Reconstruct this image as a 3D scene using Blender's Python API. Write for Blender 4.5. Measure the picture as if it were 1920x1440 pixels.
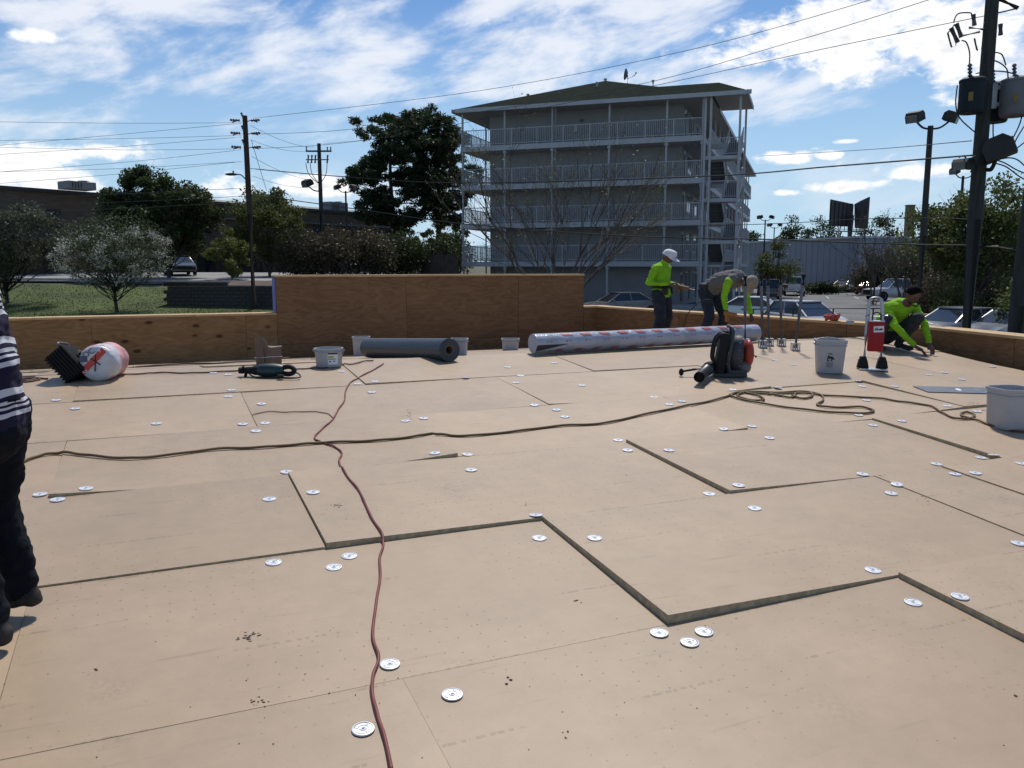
import bpy, bmesh, math, random
import numpy as np
from mathutils import Vector, Matrix, Euler, noise
for o in list(bpy.data.objects): bpy.data.objects.remove(o)
SC = bpy.context.scene
COL = SC.collection
R = math.radians
# ---------------------------------------------------------------- camera
F = 1553.0                      # focal length in photo pixels (1920 wide)
CZ = 1.68                       # camera height, metres
PITCH = math.atan(220 / F)
cam = bpy.data.cameras.new('camera'); co = bpy.data.objects.new('camera', cam); COL.objects.link(co)
cam.sensor_width = 36; cam.lens = 36 * F / 1920; cam.clip_start = .05; cam.clip_end = 3000
co.location = (0, 0, CZ); co.rotation_euler = (R(90) - PITCH, 0, 0)
SC.camera = co
SC.render.engine = 'CYCLES'
SC.render.resolution_x, SC.render.resolution_y = 1024, 768
vs = SC.view_settings
vs.view_transform = 'Standard'; vs.look = 'None'; vs.gamma = 1; vs.exposure = 0.40; vs.use_curve_mapping = False
SUN_EL, SUN_AZ = R(58), R(9)      # azimuth to the right of straight ahead (+Y)

def ray(px, py):
    r, u = (px - 960) / F, -(py - 720) / F
    c, s = math.cos(PITCH), math.sin(PITCH)
    return Vector((r, c + u * s, -s + u * c))
def at(px, py, Y):               # the point seen at a pixel, at distance Y ahead
    d = ray(px, py); return Vector((0, 0, CZ)) + d * (Y / d.y)
def on_z(px, py, z):
    d = ray(px, py); return Vector((0, 0, CZ)) + d * ((z - CZ) / d.z)
# ---------------------------------------------------------------- sky
W = bpy.data.worlds.new('World'); SC.world = W; W.use_nodes = True
def make_sky():
    nt = W.node_tree; N = nt.nodes; L = nt.links
    for n in list(N): N.remove(n)
    def nd(t, **k):
        n = N.new(t)
        for a, b in k.items(): setattr(n, a, b)
        return n
    def val(sock, v):
        if isinstance(v, bpy.types.NodeSocket): L.new(v, sock)
        else: sock.default_value = v
    def mth(op, a, b=0.0, c=0.0, clamp=False):
        n = nd('ShaderNodeMath', operation=op, use_clamp=clamp)
        val(n.inputs[0], a); val(n.inputs[1], b); val(n.inputs[2], c); return n.outputs[0]
    def smooth(x, a, b, lo=0.0, hi=1.0):
        n = nd('ShaderNodeMapRange', interpolation_type='SMOOTHSTEP')
        val(n.inputs[0], x); n.inputs[1].default_value = a; n.inputs[2].default_value = b
        n.inputs[3].default_value = lo; n.inputs[4].default_value = hi; return n.outputs[0]
    def noi(vec, scale, detail, rough, dist=0.0):
        n = nd('ShaderNodeTexNoise'); L.new(vec, n.inputs['Vector'])
        n.inputs['Scale'].default_value = scale; n.inputs['Detail'].default_value = detail
        n.inputs['Roughness'].default_value = rough; n.inputs['Distortion'].default_value = dist; return n.outputs[0]
    def mixc(f, a, b):
        n = nd('ShaderNodeMix', data_type='RGBA'); val(n.inputs[0], f)
        for s, v in ((n.inputs[6], a), (n.inputs[7], b)):
            if isinstance(v, tuple): s.default_value = v + (1,)
            else: L.new(v, s)
        return n.outputs[2]
    out = nd('ShaderNodeOutputWorld'); bg = nd('ShaderNodeBackground')
    sky = nd('ShaderNodeTexSky', sky_type='NISHITA', sun_disc=False)
    sky.sun_elevation = SUN_EL; sky.sun_rotation = SUN_AZ; sky.altitude = 300; sky.air_density = 1.0; sky.dust_density = .35; sky.ozone_density = 2.2
    tc = nd('ShaderNodeTexCoord'); sep = nd('ShaderNodeSeparateXYZ'); L.new(tc.outputs['Generated'], sep.inputs[0])
    x, y, z = sep.outputs
    # thin high cloud: broad wisps
    # cumulus: direction space, so that the bases stay flat
    az = mth('ARCTAN2', x, y); el = mth('ARCSINE', z)
    c2 = nd('ShaderNodeCombineXYZ'); L.new(az, c2.inputs[0]); L.new(mth('MULTIPLY', el, 1.7), c2.inputs[1])
    mp = nd('ShaderNodeMapping', vector_type='TEXTURE'); L.new(c2.outputs[0], mp.inputs[0]); mp.inputs['Rotation'].default_value = (0, 0, R(27)); mp.inputs['Scale'].default_value = (.40, .22, 1); mp.inputs['Location'].default_value = (.3, .2, 0)
    big = noi(mp.outputs[0], .9, 3, .5, .2)
    fine = noi(mp.outputs[0], 2.1, 6, .60, .22)
    wisp = smooth(mth('ADD', mth('MULTIPLY', big, .6), mth('MULTIPLY', fine, .5)), .55, .80)
    fb = mth('SUBTRACT', noi(c2.outputs[0], 10, 5, .6, .2), .5)
    fb2 = mth('SUBTRACT', noi(c2.outputs[0], 44, 5, .62, .3), .5)
    m = None
    BL = [(1520, 82, 230, 48), (1400, 105, 120, 34), (1640, 105, 130, 48), (1780, 60, 170, 75), (1690, 20, 190, 40), (70, 343, 125, 32), (20, 322, 60, 34), (120, 283, 130, 17), (60, 290, 90, 18),
          (1465, 298, 60, 15), (1553, 291, 28, 9), (1590, 349, 85, 13), (1468, 361, 36, 7), (1745, 322, 70, 16), (65, 68, 45, 14),
          (590, 350, 80, 22), (1590, 265, 26, 6), (1860, 40, 120, 120)]
    for (px, py, sx, sy) in BL:
        d = ray(px, py).normalized(); a0 = math.atan2(d.x, d.y); e0 = math.asin(d.z)
        t1 = mth('DIVIDE', mth('SUBTRACT', az, a0), sx / F); t2 = mth('DIVIDE', mth('SUBTRACT', el, e0), sy / F)
        b = mth('SUBTRACT', 1.0, mth('ADD', mth('MULTIPLY', t1, t1), mth('MULTIPLY', t2, t2)))
        b = mth('MAXIMUM', b, -1.2)
        m = b if m is None else mth('MAXIMUM', m, b)
    # the same kind of cloud elsewhere round the sky
    sc = nd('ShaderNodeCombineXYZ'); L.new(mth('MULTIPLY', az, 1.0), sc.inputs[0]); L.new(mth('MULTIPLY', el, 2.6), sc.inputs[1])
    rnd = mth('MULTIPLY', mth('SUBTRACT', noi(sc.outputs[0], 2.6, 2, .5), .62), 7.0)
    m = mth('MAXIMUM', m, mth('MINIMUM', rnd, .9))
    dens = mth('ADD', m, mth('ADD', mth('MULTIPLY', fb, 3.6), mth('MULTIPLY', fb2, 2.0)))
    cum = smooth(dens, .05, .95)
    core = smooth(dens, .8, 2.2)
    # bigger thin veil patches
    V = None
    for (px, py, sx, sy) in [(130, 15, 220, 75), (360, 5, 190, 50), (560, 130, 250, 110), (690, 40, 150, 90), (400, 150, 200, 80), (1120, 60, 330, 120), (1050, 130, 260, 60), (60, 200, 200, 70), (560, 235, 240, 40), (160, 120, 120, 45), (1500, 180, 260, 60), (1000, 20, 260, 60), (1850, 120, 120, 70)]:
        d = ray(px, py).normalized(); a0 = math.atan2(d.x, d.y); e0 = math.asin(d.z)
        t1 = mth('DIVIDE', mth('SUBTRACT', az, a0), sx / F); t2 = mth('DIVIDE', mth('SUBTRACT', el, e0), sy / F)
        b = mth('MAXIMUM', mth('SUBTRACT', 1.0, mth('ADD', mth('MULTIPLY', t1, t1), mth('MULTIPLY', t2, t2))), -1.0)
        V = b if V is None else mth('MAXIMUM', V, b)
    veil_n = mth('ADD', mth('MULTIPLY', mth('SUBTRACT', fine, .5), 5.6), mth('MULTIPLY', mth('SUBTRACT', big, .5), 2.6))
    veil = mth('MULTIPLY', smooth(mth('ADD', V, veil_n), .05, 1.35), .88)
    thin = mth('MAXIMUM', mth('MULTIPLY', wisp, .6), veil)
    horizon = smooth(z, -.02, .34, .95, 0.0)
    tint = nd('ShaderNodeMix', data_type='RGBA', blend_type='MULTIPLY'); tint.inputs[0].default_value = 1; L.new(sky.outputs[0], tint.inputs[6]); tint.inputs[7].default_value = (.52, .71, .91, 1)
    base = mixc(horizon, tint.outputs[2], (4.5, 6.3, 7.8))
    c1 = mixc(thin, base, (8.0, 8.3, 8.9))
    cc = mixc(core, (9.6, 9.6, 9.7), (6.6, 6.7, 7.0))
    c3 = mixc(cum, c1, cc)
    L.new(c3, bg.inputs[0]); bg.inputs[1].default_value = 0.085
    L.new(bg.outputs[0], out.inputs[0])
make_sky(); W.cycles.sampling_method = 'MANUAL'; W.cycles.sample_map_resolution = 256
sun = bpy.data.lights.new('sun', 'SUN'); so = bpy.data.objects.new('sun', sun); COL.objects.link(so)
sun.energy = 2.8; sun.angle = R(5); sun.color = (1, .955, .88)
sd = Vector((math.sin(SUN_AZ) * math.cos(SUN_EL), math.cos(SUN_AZ) * math.cos(SUN_EL), math.sin(SUN_EL)))
so.rotation_euler = sd.to_track_quat('Z', 'Y').to_euler(); so.location = (0, 0, 40)
# ---------------------------------------------------------------- helpers
MATS = {}
def mat(name, col, rough=.6, var=.12, scale=6.0, metal=0.0, bump=0.0, bscale=60.0, spec=.5, trans=0.0, col2=None, stretch=(1, 1, 1), detail=5, alpha=None, coat=0.0):
    """noise-varied principled material; trans adds a translucent share"""
    if name in MATS: return MATS[name]
    m = bpy.data.materials.new(name); m.use_nodes = True; MATS[name] = m
    nt = m.node_tree; N = nt.nodes; L = nt.links; p = N['Principled BSDF']
    p.inputs['Roughness'].default_value = rough; p.inputs['Metallic'].default_value = metal
    p.inputs['Specular IOR Level'].default_value = spec; p.inputs['Coat Weight'].default_value = coat
    tc = N.new('ShaderNodeTexCoord'); mp = N.new('ShaderNodeMapping'); L.new(tc.outputs['Object'], mp.inputs[0]); mp.inputs['Scale'].default_value = stretch
    n = N.new('ShaderNodeTexNoise'); L.new(mp.outputs[0], n.inputs['Vector']); n.inputs['Scale'].default_value = scale; n.inputs['Detail'].default_value = detail
    r = N.new('ShaderNodeMix'); r.data_type = 'RGBA'
    lo = tuple(c * (1 - var) for c in col) if col2 is None else col2
    hi = tuple(min(1, c * (1 + var)) for c in col)
    mr = N.new('ShaderNodeMapRange'); mr.inputs[1].default_value = .3; mr.inputs[2].default_value = .7; L.new(n.outputs[0], mr.inputs[0])
    L.new(mr.outputs[0], r.inputs[0]); r.inputs[6].default_value = (*lo, 1); r.inputs[7].default_value = (*hi, 1)
    L.new(r.outputs[2], p.inputs['Base Color'])
    if bump:
        n2 = N.new('ShaderNodeTexNoise'); L.new(mp.outputs[0], n2.inputs['Vector']); n2.inputs['Scale'].default_value = bscale; n2.inputs['Detail'].default_value = 4
        b = N.new('ShaderNodeBump'); b.inputs['Strength'].default_value = bump; b.inputs['Distance'].default_value = .02
        L.new(n2.outputs[0], b.inputs['Height']); L.new(b.outputs[0], p.inputs['Normal'])
    if trans:
        t = N.new('ShaderNodeBsdfTranslucent'); L.new(r.outputs[2], t.inputs[0]); mx = N.new('ShaderNodeMixShader'); mx.inputs[0].default_value = trans
        o = N['Material Output']; L.new(p.outputs[0], mx.inputs[1]); L.new(t.outputs[0], mx.inputs[2]); L.new(mx.outputs[0], o.inputs[0])
    return m
def leafmat(name, c1, c2, trans=.35, rough=.55):
    if name in MATS: return MATS[name]
    m = bpy.data.materials.new(name); m.use_nodes = True; MATS[name] = m
    nt = m.node_tree; N = nt.nodes; L = nt.links; p = N['Principled BSDF']; p.inputs['Roughness'].default_value = rough; p.inputs['Specular IOR Level'].default_value = .3
    g = N.new('ShaderNodeNewGeometry'); r = N.new('ShaderNodeMix'); r.data_type = 'RGBA'
    L.new(g.outputs['Random Per Island'], r.inputs[0]); r.inputs[6].default_value = (*c1, 1); r.inputs[7].default_value = (*c2, 1)
    L.new(r.outputs[2], p.inputs['Base Color'])
    t = N.new('ShaderNodeBsdfTranslucent'); L.new(r.outputs[2], t.inputs[0]); mx = N.new('ShaderNodeMixShader'); mx.inputs[0].default_value = trans
    L.new(p.outputs[0], mx.inputs[1]); L.new(t.outputs[0], mx.inputs[2]); L.new(mx.outputs[0], N['Material Output'].inputs[0])
    return m
def frame(d):
    d = Vector(d).normalized(); a = Vector((0, 0, 1)) if abs(d.z) < .95 else Vector((1, 0, 0))
    u = d.cross(a).normalized(); return u, d.cross(u).normalized() * -1
class MB:
    def __init__(s): s.v = []; s.f = []; s.m = []; s.mi = 0
    def add(s, vs, fs):
        o = len(s.v); s.v += [tuple(x) for x in vs]
        s.f += [tuple(i + o for i in f) for f in fs]; s.m += [s.mi] * len(fs); return s
    def box(s, c, d, rot=None, M=None):
        x, y, z = [a / 2 for a in d]
        P = [Vector(p) for p in ((-x, -y, -z), (x, -y, -z), (x, y, -z), (-x, y, -z), (-x, -y, z), (x, -y, z), (x, y, z), (-x, y, z))]
        if rot is not None: E_ = rot if isinstance(rot, Matrix) else Euler(rot).to_matrix(); P = [E_ @ p for p in P]
        P = [p + Vector(c) for p in P]
        if M is not None: P = [M @ p for p in P]
        return s.add(P, [(0, 3, 2, 1), (4, 5, 6, 7), (0, 1, 5, 4), (1, 2, 6, 5), (2, 3, 7, 6), (3, 0, 4, 7)])
    def bbox(s, c, d, b=.01, rot=None):          # box with chamfered edges
        bm = bmesh.new(); bmesh.ops.create_cube(bm, size=1); bmesh.ops.scale(bm, vec=d, verts=bm.verts)
        bmesh.ops.bevel(bm, geom=list(bm.edges), offset=min(b, min(d) * .45), segments=2, profile=.6, affect='EDGES')
        E_ = Euler(rot).to_matrix() if rot is not None and not isinstance(rot, Matrix) else (rot or Matrix.Identity(3))
        P = [E_ @ v.co + Vector(c) for v in bm.verts]; fs = [[v.index for v in f.verts] for f in bm.faces]; bm.free(); return s.add(P, fs)
    def tube(s, pts, rad, n=8, cap=True, flat=None):
        pts = [Vector(p) for p in pts]; k = len(pts)
        if not hasattr(rad, '__len__'): rad = [rad] * k
        V = []; u = None
        for i, p in enumerate(pts):
            d = (pts[min(i + 1, k - 1)] - pts[max(i - 1, 0)])
            if d.length < 1e-9: d = Vector((0, 0, 1))
            d.normalize()
            if u is None: u, w = frame(d)
            else:
                u = u - d * u.dot(d)
                if u.length < 1e-6: u, w = frame(d)
                u.normalize(); w = d.cross(u)
            for a in range(n):
                t = 2 * math.pi * a / n; V.append(p + (u * math.cos(t) + w * math.sin(t)) * rad[i])
        Fs = [(i * n + a, i * n + (a + 1) % n, (i + 1) * n + (a + 1) % n, (i + 1) * n + a) for i in range(k - 1) for a in range(n)]
        if cap: Fs += [tuple(reversed(range(n))), tuple(range((k - 1) * n, k * n))]
        return s.add(V, Fs)
    def cyl(s, p0, p1, r0, r1=None, n=12): return s.tube([p0, p1], [r0, r0 if r1 is None else r1], n)
    def lathe(s, prof, n=24, M=None, sq=0):
        V = []
        for (r, z) in prof:
            for a in range(n):
                t = 2 * math.pi * a / n; c, q = math.cos(t), math.sin(t)
                if sq:
                    k = (abs(c) ** sq + abs(q) ** sq) ** (-1 / sq); c, q = c * k, q * k
                p = Vector((r * c, r * q, z)); V.append(M @ p if M is not None else p)
        k = len(prof)
        Fs = [(i * n + a, i * n + (a + 1) % n, (i + 1) * n + (a + 1) % n, (i + 1) * n + a) for i in range(k - 1) for a in range(n)]
        return s.add(V, Fs)
    def ell(s, c, r, n=12, k=8, M=None):
        V = []; c = Vector(c)
        for i in range(k + 1):
            ph = math.pi * i / k
            for a in range(n):
                t = 2 * math.pi * a / n
                p = Vector((r[0] * math.sin(ph) * math.cos(t), r[1] * math.sin(ph) * math.sin(t), r[2] * math.cos(ph)))
                V.append(c + (M @ p if M is not None else p))
        Fs = [(i * n + a, (i + 1) * n + a, (i + 1) * n + (a + 1) % n, i * n + (a + 1) % n) for i in range(k) for a in range(n)]
        return s.add(V, Fs)
    def prism(s, poly, axis, a, b, M=None):      # polygon in the two other axes, extruded from a to b
        def P(q, t):
            p = {'x': (t, q[0], q[1]), 'y': (q[0], t, q[1]), 'z': (q[0], q[1], t)}[axis]; p = Vector(p); return M @ p if M is not None else p
        n = len(poly); V = [P(q, a) for q in poly] + [P(q, b) for q in poly]
        return s.add(V, [tuple(range(n)), tuple(reversed(range(n, 2 * n)))] + [(i, i + n, (i + 1) % n + n, (i + 1) % n) for i in range(n)])
    def quad(s, a, b, c, d): return s.add([a, b, c, d], [(0, 1, 2, 3)])
    def build(s, name, mats, parent=None, smooth=0, M=None, loc=None, fix=True):
        me = bpy.data.meshes.new(name); me.from_pydata(s.v, [], s.f)
        mats = mats if isinstance(mats, (list, tuple)) else [mats]
        for m in mats: me.materials.append(m)
        if len(mats) > 1: me.polygons.foreach_set('material_index', s.m)
        if fix:
            bm = bmesh.new(); bm.from_mesh(me); bmesh.ops.remove_doubles(bm, verts=bm.verts, dist=1e-5); bmesh.ops.recalc_face_normals(bm, faces=bm.faces); bm.to_mesh(me); bm.free()
        if smooth:
            me.polygons.foreach_set('use_smooth', [True] * len(me.polygons)); me.set_sharp_from_angle(angle=R(smooth))
        return obj(name, me, parent, M, loc)
def obj(name, data, parent=None, M=None, loc=None):
    o = bpy.data.objects.new(name, data); COL.objects.link(o)
    if parent is not None: o.parent = parent
    if M is not None: o.matrix_local = M
    if loc is not None: o.location = loc
    return o
def tag(o, label, cat, group=None):
    o['label'] = label; o['category'] = cat
    if group: o['group'] = group
    return o
def struct(o): o['kind'] = 'structure'; return o
def stuff(o): o['kind'] = 'stuff'; return o
def thing(name, label, cat, loc=(0, 0, 0), rz=0.0, group=None, M=None):
    o = obj(name, None); o.empty_display_size = .1
    if M is not None: o.matrix_world = M
    else: o.location = loc; o.rotation_euler = (0, 0, rz)
    return tag(o, label, cat, group)
def copy_tree(o, parent=None):
    c = o.copy(); COL.objects.link(c); c.parent = parent
    for ch in list(o.children): copy_tree(ch, c)
    return c
def curve_pts(P, k=8):            # Catmull-Rom through points
    P = [Vector(p) for p in P]; Q = []
    for i in range(len(P) - 1):
        a = P[max(i - 1, 0)]; b = P[i]; c = P[i + 1]; d = P[min(i + 2, len(P) - 1)]
        for t in range(k):
            u = t / k; Q.append(.5 * ((2 * b) + (c - a) * u + (2 * a - 5 * b + 4 * c - d) * u * u + (3 * b - a - 3 * c + d) * u ** 3))
    return Q + [P[-1]]
# ---------------------------------------------------------------- the roof deck: two shallow slopes that meet on a ridge
FT = .3048
OX, OY, OZ = -.049, .1177, CZ - 1.676
E1 = Vector((.91747, .39781)); E2 = Vector((-.39781, .91747))   # along / across the boards, in plan
NX, NY, NZ = .02916, -.07003, .99712
J0 = 8.608                                                      # feet to the first seam row
SR = (J0 + 20) * FT * .9971                                     # the ridge line
SB = .098
def deck_z(x, y):
    s = (x - OX) * E2.x + (y - OY) * E2.y
    ex = max(0, s - SR); q = Vector((x, y)) - E2 * ex
    z = OZ - (NX * (q.x - OX) + NY * (q.y - OY)) / NZ
    return z - SB * ex
def ij(i, j):                                                   # board feet -> plan
    return Vector((OX, OY)) + E1 * (i * FT) + E2 * (j * FT * .9971)
def deck(px, py, dz=0.0):                                       # the point of the deck seen at a pixel
    d = ray(px, py); a, b = .5, 60.0
    prev = None; t = 1.0; hit = None
    while t < 40:
        p = d * t; zz = CZ + p.z - deck_z(p.x, p.y) - dz
        if zz < 0:
            lo, hi = t - .25, t
            for _ in range(30):
                m = (lo + hi) / 2; p = d * m
                if CZ + p.z - deck_z(p.x, p.y) - dz < 0: hi = m
                else: lo = m
            p = d * hi; return Vector((p.x, p.y, deck_z(p.x, p.y) + dz))
        t += .25
    p = d * 16; return Vector((p.x, p.y, deck_z(p.x, p.y) + dz))

def board_mat():
    m = bpy.data.materials.new('board_facer'); m.use_nodes = True; nt = m.node_tree; N = nt.nodes; L = nt.links; p = N['Principled BSDF']
    tc = N.new('ShaderNodeTexCoord'); oi = N.new('ShaderNodeObjectInfo')
    ad = N.new('ShaderNodeVectorMath'); ad.operation = 'ADD'; L.new(tc.outputs['Object'], ad.inputs[0])
    cm = N.new('ShaderNodeCombineXYZ'); mu = N.new('ShaderNodeMath'); mu.operation = 'MULTIPLY'; mu.inputs[1].default_value = 60; L.new(oi.outputs['Random'], mu.inputs[0]); L.new(mu.outputs[0], cm.inputs[2]); L.new(cm.outputs[0], ad.inputs[1])
    def noi(scale, det, vec=None, rough=.5):
        n = N.new('ShaderNodeTexNoise'); L.new(vec or ad.outputs[0], n.inputs['Vector']); n.inputs['Scale'].default_value = scale; n.inputs['Detail'].default_value = det; n.inputs['Roughness'].default_value = rough; return n.outputs[0]
    def mr(x, a, b, lo, hi):
        n = N.new('ShaderNodeMapRange'); L.new(x, n.inputs[0]); n.inputs[1].default_value = a; n.inputs[2].default_value = b; n.inputs[3].default_value = lo; n.inputs[4].default_value = hi; return n.outputs[0]
    def mul(a, b):
        n = N.new('ShaderNodeMath'); n.operation = 'MULTIPLY'; L.new(a, n.inputs[0])
        if isinstance(b, float): n.inputs[1].default_value = b
        else: L.new(b, n.inputs[1])
        return n.outputs[0]
    # facer: warm tan with broad blotches and fibre
    t1 = mr(noi(1.1, 5), .3, .7, .90, 1.08); t2 = mr(noi(7, 6, rough=.65), .3, .7, .93, 1.055); t3 = mr(noi(260, 2), .25, .75, .94, 1.05)
    rn = mr(oi.outputs['Random'], 0, 1, .925, 1.05)
    scuff = mr(noi(3.1, 8, rough=.72), .62, .80, 1.0, .80)
    st = N.new('ShaderNodeMapping'); L.new(ad.outputs[0], st.inputs[0]); st.inputs['Scale'].default_value = (2.2, 26, 1)
    streak = mr(noi(1.2, 5, st.outputs[0]), .64, .74, 1.0, .86)
    # rows of faint maker's print along the sheet
    sy = N.new('ShaderNodeSeparateXYZ'); L.new(tc.outputs['Object'], sy.inputs[0])
    fm = N.new('ShaderNodeMath'); fm.operation = 'PINGPONG'; fm.inputs[1].default_value = .2; L.new(sy.outputs[1], fm.inputs[0])
    ln = mr(fm.outputs[0], .006, .009, 1, 0); pm = N.new('ShaderNodeMapping'); L.new(ad.outputs[0], pm.inputs[0]); pm.inputs['Scale'].default_value = (60, 8, 1)
    pm2 = N.new('ShaderNodeMapping'); L.new(ad.outputs[0], pm2.inputs[0]); pm2.inputs['Scale'].default_value = (2.2, 3, 1)
    pr = mul(mul(ln, mr(noi(1.0, 2, pm.outputs[0]), .46, .54, 0, 1)), mr(noi(1.0, 1, pm2.outputs[0]), .54, .58, 0, .26))
    iv = N.new('ShaderNodeMath'); iv.operation = 'SUBTRACT'; iv.inputs[0].default_value = 1; L.new(pr, iv.inputs[1])
    streak = mul(streak, iv.outputs[0])
    # soft boot scuffs: blotches broken up by a tread-like ripple
    v2 = N.new('ShaderNodeTexVoronoi'); v2.inputs['Scale'].default_value = 1.9; L.new(ad.outputs[0], v2.inputs['Vector'])
    sc_ = N.new('ShaderNodeSeparateColor'); L.new(v2.outputs['Color'], sc_.inputs[0])
    ft = mul(mul(mr(v2.outputs['Distance'], .10, .24, 1, 0), mr(sc_.outputs[0], .55, .62, 0, 1)), mr(noi(48, 3), .42, .60, 0, .20))
    iv2 = N.new('ShaderNodeMath'); iv2.operation = 'SUBTRACT'; iv2.inputs[0].default_value = 1; L.new(ft, iv2.inputs[1])
    streak = mul(streak, iv2.outputs[0])
    # pin holes through the facer, in loose rows
    vo = N.new('ShaderNodeTexVoronoi'); vo.inputs['Scale'].default_value = 11.5; vo.inputs['Randomness'].default_value = .42; L.new(tc.outputs['Object'], vo.inputs['Vector'])
    vo.voronoi_dimensions = '2D'
    hole = mr(vo.outputs['Distance'], .040, .062, 0, 1)
    keep = mr(noi(.9, 2), .40, .52, 0, 1)                  # some boards / patches show them more
    hm = N.new('ShaderNodeMix'); hm.data_type = 'FLOAT'; L.new(keep, hm.inputs[0]); hm.inputs[2].default_value = 1.0; L.new(hole, hm.inputs[3])
    hole = mr(hm.outputs[0], 0, 1, .55, 1.0)
    tot = mul(mul(mul(mul(t1, t2), mul(t3, rn)), mul(scuff, streak)), hole)
    hue = N.new('ShaderNodeMix'); hue.data_type = 'RGBA'; L.new(mr(noi(.8, 3), .3, .7, 0, 1), hue.inputs[0]); hue.inputs[6].default_value = (.405, .288, .182, 1); hue.inputs[7].default_value = (.385, .280, .180, 1)
    mc = N.new('ShaderNodeVectorMath'); mc.operation = 'SCALE'; L.new(hue.outputs[2], mc.inputs[0]); L.new(tot, mc.inputs['Scale'])
    L.new(mc.outputs[0], p.inputs['Base Color']); p.inputs['Roughness'].default_value = .52; p.inputs['Specular IOR Level'].default_value = .5
    b = N.new('ShaderNodeBump'); b.inputs['Strength'].default_value = .12; b.inputs['Distance'].default_value = .01
    L.new(noi(9, 6), b.inputs['Height']); L.new(b.outputs[0], p.inputs['Normal'])
    return m
BFACE = board_mat()
BEDGE = mat('board_foam_edge', (.42, .33, .205), .9, .25, 30, bump=.4, bscale=150)
# sheathing under the boards
mb = MB()
mb.add([(*ij(i, j), deck_z(*ij(i, j)) - .06) for j in (-3, 28.55, 28.65, 50.5) for i in (-26, 28)], [(0, 1, 3, 2), (2, 3, 5, 4), (4, 5, 7, 6)])
ROOF = struct(mb.build('roof_deck', mat('roof_sheathing', (.10, .08, .06), .9), smooth=0))
rng = random.Random(7)
BOARDS = []
def imax(j):                                                    # where the boards meet the right-hand parapet
    T = [(-10, 30.0), (22, 30.2), (25.5, 30.9), (29.5, 32.3), (50.5, 28.4)]
    for (a, x), (b, y) in zip(T, T[1:]):
        if a <= j <= b: return x + (y - x) * (j - a) / (b - a)
    return 30.0
def btop(x, y):                                                 # top of the board at a plan point
    d = Vector((x - OX, y - OY)); i = d.dot(E1) / FT; j = d.dot(E2) / FT / .9971
    for (a, b, c, e, h) in BOARDS:
        if a <= i <= b and c <= j <= e:
            u = (i - a) / (b - a); v = (j - c) / (e - c)
            return deck_z(x, y) - (h[4] * math.sin(math.pi * u) * (1 - v) if len(h) > 4 else 0) + (h[0] * (1 - u) + h[1] * u) * (1 - v) + (h[3] * (1 - u) + h[2] * u) * v
    return deck_z(x, y)
def top(px, py, dz=0.0):                                        # like deck(), on the board itself
    p = deck(px, py)
    for _ in range(3):
        l = btop(p.x, p.y) - deck_z(p.x, p.y); p = deck(px, py, l)
    return Vector((p.x, p.y, p.z + dz))
def board(i0, i1, j0, j1, h, gap=.0022):
    """one insulation board; h = lift of its near-left, near-right, far-right, far-left corner above the plane"""
    nx, ny = 8, 4; BOARDS.append((i0, i1, j0, j1, h))
    c0 = ij(i0, j0); g = gap / FT
    P = lambda a, b: ij(i0 + g + (min(i1, imax(j0 + (j1 - j0) * b)) - i0 - 2 * g) * a, j0 + g + (j1 - j0 - 2 * g) * b)
    ph = rng.uniform(0, 9)
    def top(a, b):
        q = P(a, b); l = -(h[4] * math.sin(math.pi * a) * (1 - b) if len(h) > 4 else 0) + (h[0] * (1 - a) + h[1] * a) * (1 - b) + (h[3] * (1 - a) + h[2] * a) * b
        return deck_z(*q) + l + .002 * math.sin(ph + 3 * a) * math.sin(2 * ph + 2.2 * b)
    V = []; Fs = []; Mi = []
    for b in range(ny + 1):
        for a in range(nx + 1):
            q = P(a / nx, b / ny); V.append((q.x, q.y, top(a / nx, b / ny)))
    W1 = nx + 1
    for b in range(ny):
        for a in range(nx): Fs.append((b * W1 + a, b * W1 + a + 1, (b + 1) * W1 + a + 1, (b + 1) * W1 + a)); Mi.append(0)
    rim = [a for a in range(W1)] + [b * W1 + nx for b in range(1, ny + 1)] + [ny * W1 + a for a in range(nx - 1, -1, -1)] + [b * W1 for b in range(ny - 1, 0, -1)]
    o = len(V)
    for k in rim: x, y, z = V[k]; V.append((x, y, max(z - .040, deck_z(x, y) - .052)))
    n = len(rim)
    for k in range(n): Fs.append((rim[k], o + k, o + (k + 1) % n, rim[(k + 1) % n])); Mi.append(1)
    Fs.append(tuple(o + k for k in range(n))); Mi.append(1)
    ang = math.atan2(E1.y, E1.x); M = Matrix.Translation((c0.x, c0.y, deck_z(*c0))) @ Matrix.Rotation(ang, 4, 'Z'); Mi_ = M.inverted()
    me = bpy.data.meshes.new('insulation_board'); me.from_pydata([Mi_ @ Vector(v) for v in V], [], Fs)
    me.materials.append(BFACE); me.materials.append(BEDGE); me.polygons.foreach_set('material_index', Mi)
    me.validate(); return obj('insulation_board', me, ROOF, M)
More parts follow.
